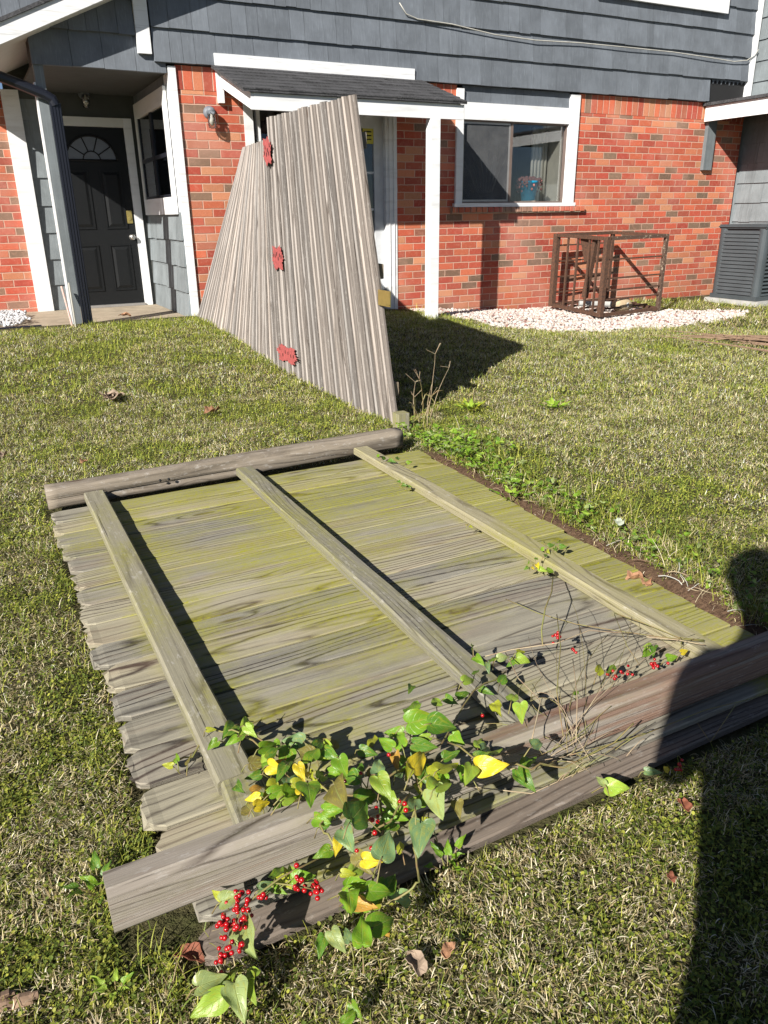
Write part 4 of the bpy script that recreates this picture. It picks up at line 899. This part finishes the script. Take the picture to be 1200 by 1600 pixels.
G=[ (647,1103,.24,.062,80,'g'),(660,1125,.25,.070,10,'g'),(692,1133,.24,.062,5,'d'),(622,1155,.21,.05,120,'g'),(664,1165,.2,.055,0,'d'),(602,1160,.21,.042,150,'g'),
(655,1187,.25,.066,55,'y'),(641,1205,.23,.045,235,'yg'),(700,1197,.26,.06,35,'yg'),(733,1210,.25,.055,250,'l'),(768,1197,.25,.062,-5,'y'),(777,1172,.22,.045,60,'l'),(813,1212,.18,.038,-60,'d'),(755,1180,.21,.04,10,'d'),
(600,1232,.26,.056,-50,'l'),(590,1197,.25,.05,95,'s'),(560,1268,.26,.078,60,'d'),(527,1240,.28,.075,-75,'b'),(503,1282,.2,.036,-20,'g'),(647,1250,.25,.045,95,'s'),(692,1222,.27,.072,55,'l'),(684,1255,.25,.062,-70,'p'),
(657,1308,.22,.062,-100,'s'),(603,1318,.22,.06,70,'s'),(543,1312,.22,.05,-65,'s'),(527,1323,.2,.032,-110,'y'),(581,1345,.17,.038,0,'y'),(592,1393,.14,.05,10,'g'),(547,1408,.16,.058,-85,'g'),(568,1413,.12,.05,-10,'o'),(600,1440,.13,.055,35,'g'),(566,1455,.14,.06,92,'g'),(603,1452,.1,.04,-70,'o'),(527,1470,.05,.045,-50,'p'),
(470,1208,.24,.04,-60,'y'),(483,1237,.25,.066,-80,'g'),(458,1240,.19,.048,30,'g'),(547,1213,.22,.05,150,'d'),(420,1166,.2,.05,30,'g'),(420,1198,.2,.05,160,'g'),(432,1200,.21,.042,-20,'y'),(438,1192,.2,.03,30,'o'),(452,1192,.21,.05,75,'d'),(480,1205,.22,.038,70,'y'),(476,1231,.2,.04,60,'y'),(466,1222,.2,.03,20,'yg'),(394,1247,.18,.034,180,'y'),(409,1257,.18,.038,30,'y'),(403,1232,.18,.034,40,'o'),(436,1234,.19,.045,25,'g'),(454,1243,.19,.046,35,'l'),(490,1178,.22,.052,70,'g'),(500,1160,.2,.045,50,'d'),(380,1150,.15,.032,60,'g'),(362,1158,.13,.034,200,'g'),(392,1143,.16,.04,-30,'l'),
(410,1185,.18,.04,140,'l'),(430,1175,.2,.042,40,'d'),(520,1180,.22,.045,-30,'d'),(536,1200,.22,.05,-60,'g'),(575,1175,.2,.04,-10,'d'),(560,1200,.21,.045,100,'d'),(620,1190,.2,.045,-80,'o'),(575,1245,.2,.05,20,'d'),(620,1275,.18,.045,-10,'g'),(600,1290,.16,.05,200,'d'),(560,1385,.12,.05,10,'g'),(610,1380,.12,.042,60,'d'),(545,1365,.12,.03,0,'yg'),(500,1210,.2,.04,80,'l'),(520,1262,.2,.04,-90,'l'),(628,1262,.19,.042,-10,'l'),(705,1180,.2,.04,20,'d'),(668,1215,.2,.045,-60,'d'),(715,1155,.18,.04,-40,'g'),
(332,1164,.12,.030,200,'g'),(330,1140,.12,.024,10,'yg'),(276,1183,.09,.030,100,'g'),(296,1185,.09,.034,70,'b'),(262,1196,.08,.028,170,'yg')]
G2=[(387,1466,.10,.070,-80,'p'),(330,1533,.08,.05,20,'p'),(362,1522,.07,.038,60,'l'),(372,1562,.07,.06,-75,'p'),(325,1572,.06,.062,200,'l'),(391,1545,.07,.05,-80,'l'),(395,1520,.07,.04,110,'l'),(362,1403,.12,.042,10,'p'),(340,1398,.1,.03,150,'yg'),(435,1361,.12,.045,70,'g'),(473,1370,.13,.042,5,'g'),(445,1375,.1,.04,-60,'yg'),(420,1385,.1,.04,20,'s'),(547,1588,.05,.034,40,'g'),(556,1580,.05,.03,-50,'g'),(435,1390,.1,.035,-30,'g'),(455,1362,.11,.04,120,'l'),(350,1545,.06,.04,-90,'g')]
G3=[(738,1011,.16,.036,100,'g'),(748,1031,.16,.04,-40,'g'),(733,1062,.17,.048,30,'l'),(762,1042,.15,.034,-70,'s'),(772,1029,.15,.036,80,'g'),(787,1027,.16,.036,10,'p'),(814,1019,.16,.032,20,'yg'),(817,1031,.15,.04,-5,'l'),(800,1035,.14,.036,200,'d'),(776,1106,.16,.05,-70,'yg'),(802,1087,.2,.046,70,'l'),(814,1114,.2,.05,-80,'l'),(786,1060,.14,.036,50,'d'),(760,1080,.12,.04,-20,'d'),(745,1050,.14,.04,60,'d'),(724,1085,.13,.04,20,'d'),(705,1095,.14,.04,-30,'d'),(840,1162,.22,.038,30,'s'),
(1009,1020,.14,.040,-120,'g'),(1021,1016,.15,.040,-95,'d'),(1050,1027,.12,.036,10,'g'),(1069,1018,.13,.026,20,'y'),(937,1044,.13,.046,60,'yg'),(957,1046,.13,.046,80,'g'),(1020,1206,.06,.038,-10,'s'),(1042,1202,.06,.026,40,'y'),(964,1230,.05,.055,-5,'l'),(938,1219,.06,.032,140,'p'),(1065,1000,.12,.04,90,'g'),(1012,1010,.13,.036,200,'l'),(900,1082,.15,.022,90,'g')]
G4=[(840,884,.14,.028,-60,'y'),(848,890,.13,.032,-10,'l'),(832,886,.13,.026,-100,'y'),(826,878,.12,.022,120,'g'),(838,873,.13,.022,60,'g'),(860,892,.12,.034,5,'g'),(853,868,.12,.022,20,'d'),(822,888,.12,.02,200,'d')]
G5=[(862,852,.13,.028,10,'d'),(852,848,.13,.024,60,'d'),(874,846,.13,.028,60,'g'),(868,858,.12,.024,-60,'d'),(846,858,.12,.022,160,'g'),(880,854,.12,.026,0,'d'),(856,862,.11,.022,-30,'yg')]
G6=[(600,716,.12,.036,20,'d'),(612,720,.12,.040,-10,'d'),(622,716,.11,.036,30,'d'),(590,712,.11,.03,160,'g'),(640,722,.1,.03,10,'g')]
G7=[(624,753,.11,.026,-30,'d'),(632,758,.11,.026,-10,'d'),(640,760,.1,.02,0,'d')]
G8=[(730,820,.11,.02,60,'y'),(736,823,.11,.018,-30,'yg')]
def berries(par,px,py,z,n,spread,r=.0046):
    b=MB()
    n=int(n*1.35+.5)
    for k in range(n):
        c=Vector(at(px+random.gauss(0,spread),py+random.gauss(0,spread),z))+Vector((0,0,random.uniform(-.008,.012))); b.sphere(c,r*random.uniform(.8,1.15),'berry_red',2,(1,1,.95))
        if k%2==0: b.tube([c,c+Vector((random.uniform(-.008,.008),random.uniform(-.004,.012),.006))],.0006,'vine_stem',4)
    b.build('berry_cluster',par,smooth=True)
def curve(p,q,bow,n=10,side=0):
    p=Vector(p);q=Vector(q);m=(p+q)/2+Vector((side,side*.3,bow)); out=[]
    for i in range(n+1):
        t=i/n; out.append(p.lerp(m,t).lerp(m.lerp(q,t),t)+Vector((math.sin(t*9)*.002,math.cos(t*7)*.002,0)))
    return out
v1=empty('berry_vine',(0,0,0),'bushy heart-leaved vine with green and yellow leaves sprawling over the near post','vine','berry vines on the near post')
lv=Leaves(); st=MB(); leafset(lv,st,G)
extra=[]
for q in G[:-5]:
    for _ in range(1 if random.random()<.75 else 2): extra.append((q[0]+random.gauss(0,17),q[1]+random.gauss(0,15),q[2]-random.uniform(.01,.06),random.uniform(.028,.055),random.uniform(0,360),random.choice(['g','d','d','g','l','yg','s','b'])))
leafset(lv,st,extra)
main=[(380,1150,.13),(430,1180,.17),(480,1215,.2),(530,1245,.2),(590,1230,.2),(640,1190,.2),(690,1160,.18),(740,1080,.15),(790,1050,.13)]
def pathpx(L): return [Vector(at(*q)) for q in L]
for L in (main,[(590,1230,.2),(600,1290,.16),(590,1350,.12),(575,1400,.1),(566,1480,.03)],[(640,1190,.2),(660,1240,.2),(640,1290,.16),(650,1340,.14),(655,1375,.14),(640,1395,.12),(590,1415,.09)],[(530,1245,.2),(500,1290,.2),(520,1315,.2),(560,1318,.18),(610,1280,.2),(640,1240,.2)],[(480,1215,.19),(440,1170,.17),(380,1145,.12),(330,1140,.1),(300,1180,.08),(262,1196,.07)],[(700,1160,.18),(760,1190,.22),(830,1200,.2),(870,1190,.18)]):
    pp=pathpx(L); fin=[]
    for i in range(len(pp)-1):
        for t in (0,.33,.66): fin.append(pp[i].lerp(pp[i+1],t)+Vector((0,0,.006*math.sin(9*i+7*t))))
    fin.append(pp[-1]); st.tube(fin,.0022,'vine_stem',6)
lv.build('foliage',v1); st.build('stems',v1,smooth=True)
b=MB()
for q in ((583,1279,.2,6,8),(632,1258,.22,2,4),(557,1333,.18,1,2),(577,1327,.18,1,2),(563,1213,.24,1,1),(539,1229,.24,1,1),(607,1175,.22,1,1),(755,1117,.14,1,1),(576,1272,.2,2,5)): berries(v1,*q)
v2=empty('berry_vine',(0,0,0),'vine end with a trail of red berries hanging over the loose picket','vine','berry vines on the near post')
lv=Leaves(); st=MB(); leafset(lv,st,G2)
pp=pathpx([(500,1340,.14),(440,1370,.13),(400,1400,.12),(375,1420,.11),(366,1450,.1),(352,1500,.07),(350,1540,.05),(345,1575,.04)]); st.tube(pp,.002,'vine_stem',6); st.tube(pathpx([(430,1380,.12),(470,1385,.12),(500,1392,.1)]),.0015,'vine_stem',6)
lv.build('foliage',v2); st.build('stems',v2,smooth=True)
b=MB()
for q in ((377,1405,.12,9,9),(408,1402,.12,3,4),(366,1440,.11,20,11),(384,1428,.11,7,7),(366,1480,.1,7,7),(349,1500,.08,9,7),(350,1530,.06,2,3),(343,1550,.06,1,1),(345,1564,.05,3,4),(345,1454,.1,3,5),(469,1380,.13,7,8),(492,1393,.1,12,9)): berries(v2,*q)
v3=empty('vine_tangle',(0,0,0),'tangle of thin bare vine stems rising from the near post at its reddish middle','vine')
lv=Leaves(); st=MB(); leafset(lv,st,G3)
random.seed(31)
for k in range(14):
    p=at(890+random.gauss(0,14),1165+random.gauss(0,14),.13); 
    tx,ty=random.choice([(850,1010),(800,1000),(760,1030),(930,980),(870,930),(980,1010),(820,1080),(900,1040)]); 
    q=at(tx+random.gauss(0,40),ty+random.gauss(0,28),.10+.10*random.random()); st.tube(curve(p,q,random.uniform(.02,.14),14,random.uniform(-.16,.12)),random.uniform(.0006,.0011),random.choice(['vine_stem','vine_stem','dead_stem']),5)
for L,rd in (([(848,1010,.14),(846,985,.17),(852,950,.2),(862,925,.2),(864,900,.15)],.0022),([(790,936,.12),(840,958,.14),(900,975,.15),(960,985,.14),(1030,995,.12),(1100,1002,.12)],.0014),([(960,958,.14),(1010,975,.16),(1060,996,.13),(1100,1000,.12)],.0016),([(1010,995,.13),(1060,1000,.13),(1102,1008,.12)],.0016),([(740,1030,.14),(800,1015,.17),(870,1005,.2),(920,985,.2),(990,990,.16)],.0014),([(880,1150,.16),(870,1080,.22),(876,1010,.24),(870,960,.2)],.0014),([(900,1160,.16),(902,1090,.22),(895,1030,.22)],.0012),([(820,1190,.14),(880,1200,.12),(960,1160,.13),(990,1130,.16)],.0018),([(700,1225,.1),(830,1240,.09),(940,1190,.10)],.0014),([(960,960,.16),(980,1010,.2),(1000,1040,.15)],.001),([(890,1180,.14),(1000,1150,.12),(1100,1110,.1),(1180,1090,.08)],.0012),([(1090,1130,.07),(1110,1160,.1),(1150,1100,.13)],.001),([(830,1160,.2),(845,1095,.22),(810,1060,.2),(790,1020,.17)],.0014)):
    pp=pathpx(L); fin=[]
    for i in range(len(pp)-1):
        for t in (0,.33,.66): fin.append(pp[i].lerp(pp[i+1],t))
    st.tube(fin+[pp[-1]],rd,random.choice(['vine_stem','dead_stem','vine_stem']),5)
for k in range(26):
    p=at(900+random.gauss(0,45),1185+random.gauss(0,14),.11); q=Vector(p)+Vector((random.gauss(0,.09),random.gauss(0,.02),random.uniform(-.02,.06))); st.tube(curve(p,q,random.uniform(0,.03),6),.001,'dead_stem' if k%2 else 'vine_stem',4)
lv.build('foliage',v3); st.build('stems',v3,smooth=True)
b=MB()
for q in ((874,1001,.18,5,6),(896,1020,.16,2,2),(1020,1037,.13,6,4),(965,1057,.13,7,6),(984,1052,.13,3,4),(1061,1196,.05,5,4),(1046,1035,.12,1,1)): berries(v3,*q)
for nm,L,lab in (('vine_sprig',G4,'small yellow and green leaf sprig on the right rail of the fallen panel'),('vine_sprig',G5,'dark green leaf sprig beside the soil edge just behind the yellow one'),('vine_sprig',G6,'dark curled leaves at the far right corner of the fallen panel near the post end'),('vine_sprig',G7,'tiny dark leaf sprig on the left flank of the right rail, near its far end'),('vine_sprig',G8,'single small yellow leaf tip on the right rail halfway along')):
    e=empty(nm,(0,0,0),lab,'plant sprig','leaf sprigs creeping over the fallen panel'); lv=Leaves(); st=MB(); leafset(lv,st,L); lv.build('foliage',e); st.build('stems',e)
# weeds crowding the soil edge : uncountable small leaves
random.seed(5); lv=Leaves()
def edgex(y): return 1.93+.095*(y-1.1)/2.3
for k in range(900):
    if random.random()<.45: y=3.25+random.gauss(.15,.28); x=2.05+abs(random.gauss(.02,.16))
    else: y=1.25+2.2*random.random(); x=edgex(y)+.04+abs(random.gauss(0,.11))
    if not(1.2<y<4.05) or (x<2.02 and y>3.4): continue
    z=float(ground(x,y))+random.uniform(.012,.07)*(1.4 if y>3 else 1); a_=random.random()*6.28; sz=random.uniform(.014,.034)*(1.25 if y>2.6 else 1)
    c=np.array(LEAFCOL[random.choice('ggldlgp')])*random.uniform(.7,1.15)
    lv.add((x,y,z),(math.cos(a_),math.sin(a_),random.uniform(-.3,.7)),(random.gauss(0,.3),random.gauss(0,.3)-.2,1),sz,c,fold=.3,curl=.5,wr=.6,lobe=.1)
o=lv.build('edge_weeds'); tag(o,'low leafy weeds crowding the bare soil edge of the panel','weeds',kind='stuff')
random.seed(6); b=MB()
for k in range(60):
    y=1.3+2.15*random.random(); x=edgex(y)+random.uniform(-.02,.10); z=float(ground(x,y))+.006; a_=random.random()*6.28; L=random.uniform(.03,.10)
    p=Vector((x,y,z)); q=p+Vector((math.cos(a_)*L,math.sin(a_)*L,random.uniform(-.005,.03))); b.tube(curve(p,q,random.uniform(0,.03),5,random.uniform(-.02,.02)),random.uniform(.0008,.0018),random.choice(['dead_stem','dead_stem','twig','cable_white']),4)
o=b.build('root_litter'); tag(o,'dry roots and straws strewn along the bare soil edge','roots',kind='stuff')
# weeds in the lawn
def weed(label,px,py,n,size,seed,cc=('l','g'),name='broadleaf_weed',h=.05):
    random.seed(seed); e=empty(name,(0,0,0),label,'weed','broadleaf weeds in the lawn'); lv=Leaves(); st=MB(); c0=Vector(at(px,py,.05)); c0.z=float(ground(c0.x,c0.y))
    for k in range(n):
        a_=6.28*k/n+random.random()*.5; d=Vector((math.cos(a_),math.sin(a_),.35+.5*random.random())); p=c0+Vector((math.cos(a_),math.sin(a_),0))*size*random.uniform(.2,1.2)+Vector((0,0,h*random.uniform(.4,1)))
        lv.add(p,d,(0,0,1),size*random.uniform(.7,1.2),np.array(LEAFCOL[random.choice(cc)])*1.1,fold=.3,curl=.6,wr=.5,lobe=.08); st.tube([c0,p],.0014,'vine_stem',4)
    lv.build('foliage',e); st.build('stems',e); return e
weed('bright green broadleaf weed clump at the edge of the gate shadow',735,632,14,.075,1,('l','yg','g'))
weed('leafy green weed in the open lawn right of the gate shadow',862,632,12,.065,2,('l','g'))
weed('round-leaved green seedling in the grass left of the berry trail',176,1528,6,.024,3,('g','l'),h=.03)
weed('dark green weed at the left end of the near post',150,1370,9,.035,4,('g','d'))
weed('low weed in front of the loose picket on the right',700,1330,9,.03,5,('g','d'))
weed('green weed by the soil edge at the panel middle',800,778,9,.05,6,('g','l'))
weed('small green weed just behind the far right corner of the panel',668,762,9,.04,7,('g','l'))
# tall grass seed stalks by the stub
def stalks(label,lst,seed,name='tall_grass'):
    random.seed(seed); e=empty(name,(0,0,0),label,'weed'); b=MB()
    for (px,py,tx,ty,y,hd_) in lst:
        p=Vector(at(px,py,.03)); q=Vector(aty(tx,ty,p.y+random.uniform(-.05,.05))); pts=curve(p,q,.02,8,random.uniform(-.04,.04)); b.tube(pts,[.0026-.0017*i/8 for i in range(9)],'dead_stem' if hd_!=1 else 'vine_stem',5)
        if hd_:
            for k in range(3): b.tube([q,q+Vector((random.uniform(-.07,.07),.0,random.uniform(.0,.07)))],.0014,'dead_stem',4)
        d=Vector((random.uniform(-1,1),random.uniform(-.5,.2),.6)).normalized(); b.tube([p.lerp(q,.3),p.lerp(q,.3)+d*.07,p.lerp(q,.3)+d*.12+Vector((0,0,-.03))],[.002,.004,.0006],'vine_stem',4)
    b.build('stalks',e); return e
stalks('tall dry grass stalks with forked tips beside the post stub',[(668,650,680,553,0,2),(672,655,702,574,0,2),(648,655,649,597,0,2),(660,650,655,592,0,1),(665,648,683,605,0,0),(682,650,690,630,0,0),(645,675,648,620,0,1),(668,668,675,600,0,0),(655,660,640,628,0,0)],5)
random.seed(77)
# bits lying about
def dryleaf(label,px,py,size,mat,seed,z=.03,name='dry_leaf',n=1):
    r=random.Random(seed); b=MB()
    for q in range(n):
        c=Vector(at(px+(r.random()-.5)*22*(n>1),py+(r.random()-.5)*8*(n>1),z)); c.z=float(ground(c.x,c.y))+z+.01*r.random(); A=20; Rn=4
        an=r.random()*6.28; ca,sa=math.cos(an),math.sin(an); f1,f2,f3=r.random()*6,r.random()*6,r.random()*6; rr=[.42+.16*math.cos(5*6.28*k/A*.5+f1)**2+.10*r.random() for k in range(A)]
        vs=[c]; cv=.6+.9*r.random()
        for i_ in range(1,Rn+1):
            for k in range(A):
                a_=6.28*k/A; q_=i_/Rn; u=size*rr[k]*q_*math.cos(a_)*1.25; v=size*rr[k]*q_*math.sin(a_)*.8
                h=size*(cv*(v/size)**2*1.6+.10*math.sin(9*u/size+f2)*q_+.08*math.sin(3*a_+f3)*q_*q_+.04*r.random()*q_)
                vs.append(c+Vector((u*ca-v*sa,u*sa+v*ca,h)))
        F_=[(0,1+k,1+(k+1)%A) for k in range(A)]
        for i_ in range(Rn-1):
            for k in range(A): F_.append((1+i_*A+k,1+(i_+1)*A+k,1+(i_+1)*A+(k+1)%A,1+i_*A+(k+1)%A))
        b.add(vs,F_,mat)
    o=b.build(name,smooth=False); md=o.modifiers.new('s','SOLIDIFY'); md.thickness=.0012; return tag(o,label,'leaf','dry leaves scattered on the lawn')
dryleaf('heap of greyish dry leaves in the left lawn',178,628,.10,'dry_leaf_grey',1,n=3)
dryleaf('curled orange dry leaf in the lawn behind the far post',331,645,.085,'dry_leaf',2)
dryleaf('small reddish leaf near the left end of the far post',131,723,.04,'dry_leaf',3)
dryleaf('brown leaf at the left frame edge beyond the panel',4,713,.05,'dry_leaf_grey',4)
dryleaf('curled orange leaf on the bare soil at the panel edge',992,902,.05,'dry_leaf',5,z=.06)
dryleaf('second curled orange leaf on the soil edge, nearest the shadow',1010,910,.04,'dry_leaf',15,z=.06)
dryleaf('brown leaf in the grass below the loose picket',650,1505,.035,'dry_leaf_grey',6)
dryleaf('pinkish dry leaf to the right of the brown one in the near grass',701,1490,.026,'dry_leaf',7)
dryleaf('reddish sliver of leaf in the grass by the photographer shadow',1068,1268,.028,'dry_leaf_red',8)
dryleaf('dark rust coloured leaf upright under the end of the near post',297,1490,.04,'dry_leaf_red',9,z=.02)
dryleaf('small rust leaf near the bottom of the shadow edge',1048,1374,.018,'dry_leaf_red',10)
dryleaf('dry leaf on the lawn just in front of the entry slab',200,528,.09,'dry_leaf',11)
dryleaf('pale scrap of leaf litter in the right lawn',966,832,.045,'litter_white',12,z=.06,name='litter_scrap')
random.seed(3); b=MB(); p,q=Vector(at(-30,1580,.02)),Vector(at(60,1553,.02))
b.board(p,q,(0,1,.2),(0,0,1),.022,.008,'bark_chunk',segs=9,jit=.006,bev=.002,ear1=.03,nw=4,rough0=.01,cup=.004); b.board(p+Vector((0,.012,.004)),p.lerp(q,.6)+Vector((0,.014,.006)),(0,1,-.3),(0,0,1),.014,.006,'bark_chunk',segs=7,jit=.005,bev=.001,ear1=.02)
o=b.build('bark_piece'); tag(o,'piece of brown bark in the grass at the lower left','bark')
# branch pile right
b=MB(); random.seed(8)
for k in range(16):
    p=at(1215+random.gauss(0,6),536+random.gauss(0,6),.05); q=at(1000+110*random.random(),522+random.gauss(0,4)+4*random.random(),.04); p=Vector(p);q=Vector(q); b.tube(curve(p,p.lerp(q,.4+.6*random.random()),random.uniform(.0,.06),8,random.uniform(-.04,.04)),[.011-.001*i for i in range(9)],'twig',6)
b.tube(pathpx([(1165,536,.05),(1090,508,.1)])+[Vector(aty(1058,440,5.9)),Vector(aty(1027,385,6.0))],[.004,.003,.002,.001],'twig',5)
b.tube(pathpx([(1180,540,.05)])+[Vector(aty(1120,485,5.5)),Vector(aty(1068,430,5.6))],[.004,.003,.001],'twig',5)
o=b.build('branch_pile'); tag(o,'bundle of dry brown branches on the lawn at the right edge','branches')
# rope and stake by porch
b=MB(); b.tube([(.80,8.60,.62),(.82,8.56,.4),(.84,8.52,.17)],.011,'rope',8); o=b.build('rope'); tag(o,'pink and white twisted rope hanging beside the porch post','rope')
b=MB(); b.tube([(.86,8.45,.17),(.86,8.46,.66)],.009,'cable_white',8); o=b.build('garden_stake'); tag(o,'thin white stake standing in front of the porch post','stake')

# ================================================================== PHOTOGRAPHER
def person():
    yaw=math.atan2(.42680318,.82783874); fw=Vector((math.sin(yaw),math.cos(yaw),0)); rt=Vector((math.cos(yaw),-math.sin(yaw),0)); base=Vector((-.225,-.315,0))
    P=lambda f,r,z: base+fw*f+rt*r+Vector((0,0,z))
    e=empty('person',(0,0,0),'person in dark shirt and jeans holding up a phone, casting the shadow on the lawn','person')
    J={};vs=[];rad=[];ed=[]
    def v(n,p,r): J[n]=len(vs); vs.append(p); rad.append(r)
    v('pel',P(-.02,0,.98),(.15,.12)); v('bel',P(.02,-.03,1.15),(.20,.13)); v('ch',P(.06,-.07,1.38),(.20,.14)); v('nk0',P(.13,-.09,1.58),(.095,.085)); v('nk',P(.17,-.09,1.64),(.055,.055)); v('hd0',P(.21,-.11,1.71),(.07,.08)); v('hd1',P(.23,-.11,1.78),(.082,.098)); v('hd2',P(.23,-.11,1.85),(.07,.085))
    ed+=[('pel','bel'),('bel','ch'),('ch','nk0'),('nk0','nk'),('nk','hd0'),('hd0','hd1'),('hd1','hd2')]
    for s_,k in ((-1,'l'),(1,'r')):
        v('hip'+k,P(-.02,.10*s_,.92),(.095,.095)); v('kn'+k,P(.03,.13*s_,.52),(.062,.06)); v('an'+k,P(-.02,.15*s_,.10),(.042,.042)); v('to'+k,P(.15,.17*s_,.045),(.038,.03))
        v('sh'+k,P(.08,-.05+.21*s_,1.52),(.062,.06)); v('el'+k,P(.05,-.02+.28*s_,1.21),(.045,.043)); v('wr'+k,P(.25,.066+.13*s_,1.20),(.028,.025)); v('pm'+k,P(.32,.066+.085*s_,1.22),(.034,.02))
        ed+=[('pel','hip'+k),('hip'+k,'kn'+k),('kn'+k,'an'+k),('an'+k,'to'+k),('ch','sh'+k),('sh'+k,'el'+k),('el'+k,'wr'+k),('wr'+k,'pm'+k)]
        for q,(dz,ln) in enumerate(((.030,.030),(.012,.036),(-.006,.034),(-.022,.028))):
            a_='f%d%s'%(q,k); v(a_,P(.342,.066+(.075)*s_,1.222+dz),(.009,.009)); v(a_+'b',P(.355,.066+(.062)*s_,1.224+dz*.9),(.0085,.0085)); v(a_+'c',P(.360,.066+(.062-ln*.6)*s_,1.226+dz*.8),(.0075,.0075)); ed+=[('pm'+k,a_),(a_,a_+'b'),(a_+'b',a_+'c')]
        v('th'+k,P(.315,.066+.06*s_,1.25),(.011,.011)); v('th2'+k,P(.312,.066+.035*s_,1.262),(.009,.009)); ed+=[('pm'+k,'th'+k),('th'+k,'th2'+k)]
    me=bpy.data.meshes.new('body'); me.from_pydata(vs,[(J[a],J[b_]) for a,b_ in ed],[]); o=bpy.data.objects.new('body_rig',me); col.objects.link(o)
    md=o.modifiers.new('skin','SKIN'); sub_=o.modifiers.new('sub','SUBSURF'); sub_.levels=2; sub_.render_levels=2
    for i,r in enumerate(rad): me.skin_vertices[0].data[i].radius=r
    me.skin_vertices[0].data[0].use_root=True
    dg=bpy.context.evaluated_depsgraph_get(); dg.update(); em=bpy.data.meshes.new_from_object(o.evaluated_get(dg)); bpy.data.objects.remove(o)
    for n_ in ('skin','shirt_cloth','denim','shoe','hair_brown'): em.materials.append(M[n_])
    el=[vs[J['ell']],vs[J['elr']]]
    for p in em.polygons:
        c=p.center; loc=c-base; f=loc.dot(fw); z=c.z
        mi=0
        if z<.085: mi=3
        elif z<1.0: mi=2
        elif z<1.57 and not (f>.20 and z<1.32): mi=1
        if z>1.85: mi=4
        p.material_index=mi; p.use_smooth=True
    body=bpy.data.objects.new('body',em); col.objects.link(body); body.parent=e
    b=MB(); 
    hd=P(.23,-.11,1.80); b.sphere(hd+Vector((0,0,.015))-fw*.022,.104,'hair_brown',3,(.92,1,1.12)); b.build('hair',e,smooth=True)
    b=MB(); fc=P(.323,-.11,1.785)
    b.sphere(fc+fw*.004+Vector((0,0,-.012)),.017,'skin',2,(.7,.9,1.5)); 
    for s_ in (-1,1): b.sphere(fc+rt*.032*s_+Vector((0,0,.018))-fw*.012,.013,'eye_white',2); b.sphere(fc+rt*.032*s_+Vector((0,0,.018))-fw*.002,.006,'hair_brown',2); b.sphere(P(.23,-.11+.088*s_,1.785),.03,'skin',2,(.35,.6,1))
    b.sphere(fc+Vector((0,0,-.052))-fw*.014,.02,'lip',2,(1.1,.5,.35)); b.build('face',e,smooth=True)
    origin(e,(base.x,base.y,0))
    ph=MB(); cm=np.array(AX)
    X=Vector(AX[:,0]);Y_=Vector(AX[:,1]);Z_=Vector(AX[:,2])
    c=Vector(CAM)+Z_*.022+Y_*(-.045)+X*.0; hx,hy,hz=.036,.074,.004
    ph.hexa([c+X*(a*hx)+Y_*(b_*hy)+Z_*(d*hz) for d in (-1,1) for a,b_ in ((-1,-1),(1,-1),(1,1),(-1,1))],'phone_glass'); o=ph.build('smartphone'); tag(o,'black smartphone held out in front of the person','phone')
person()
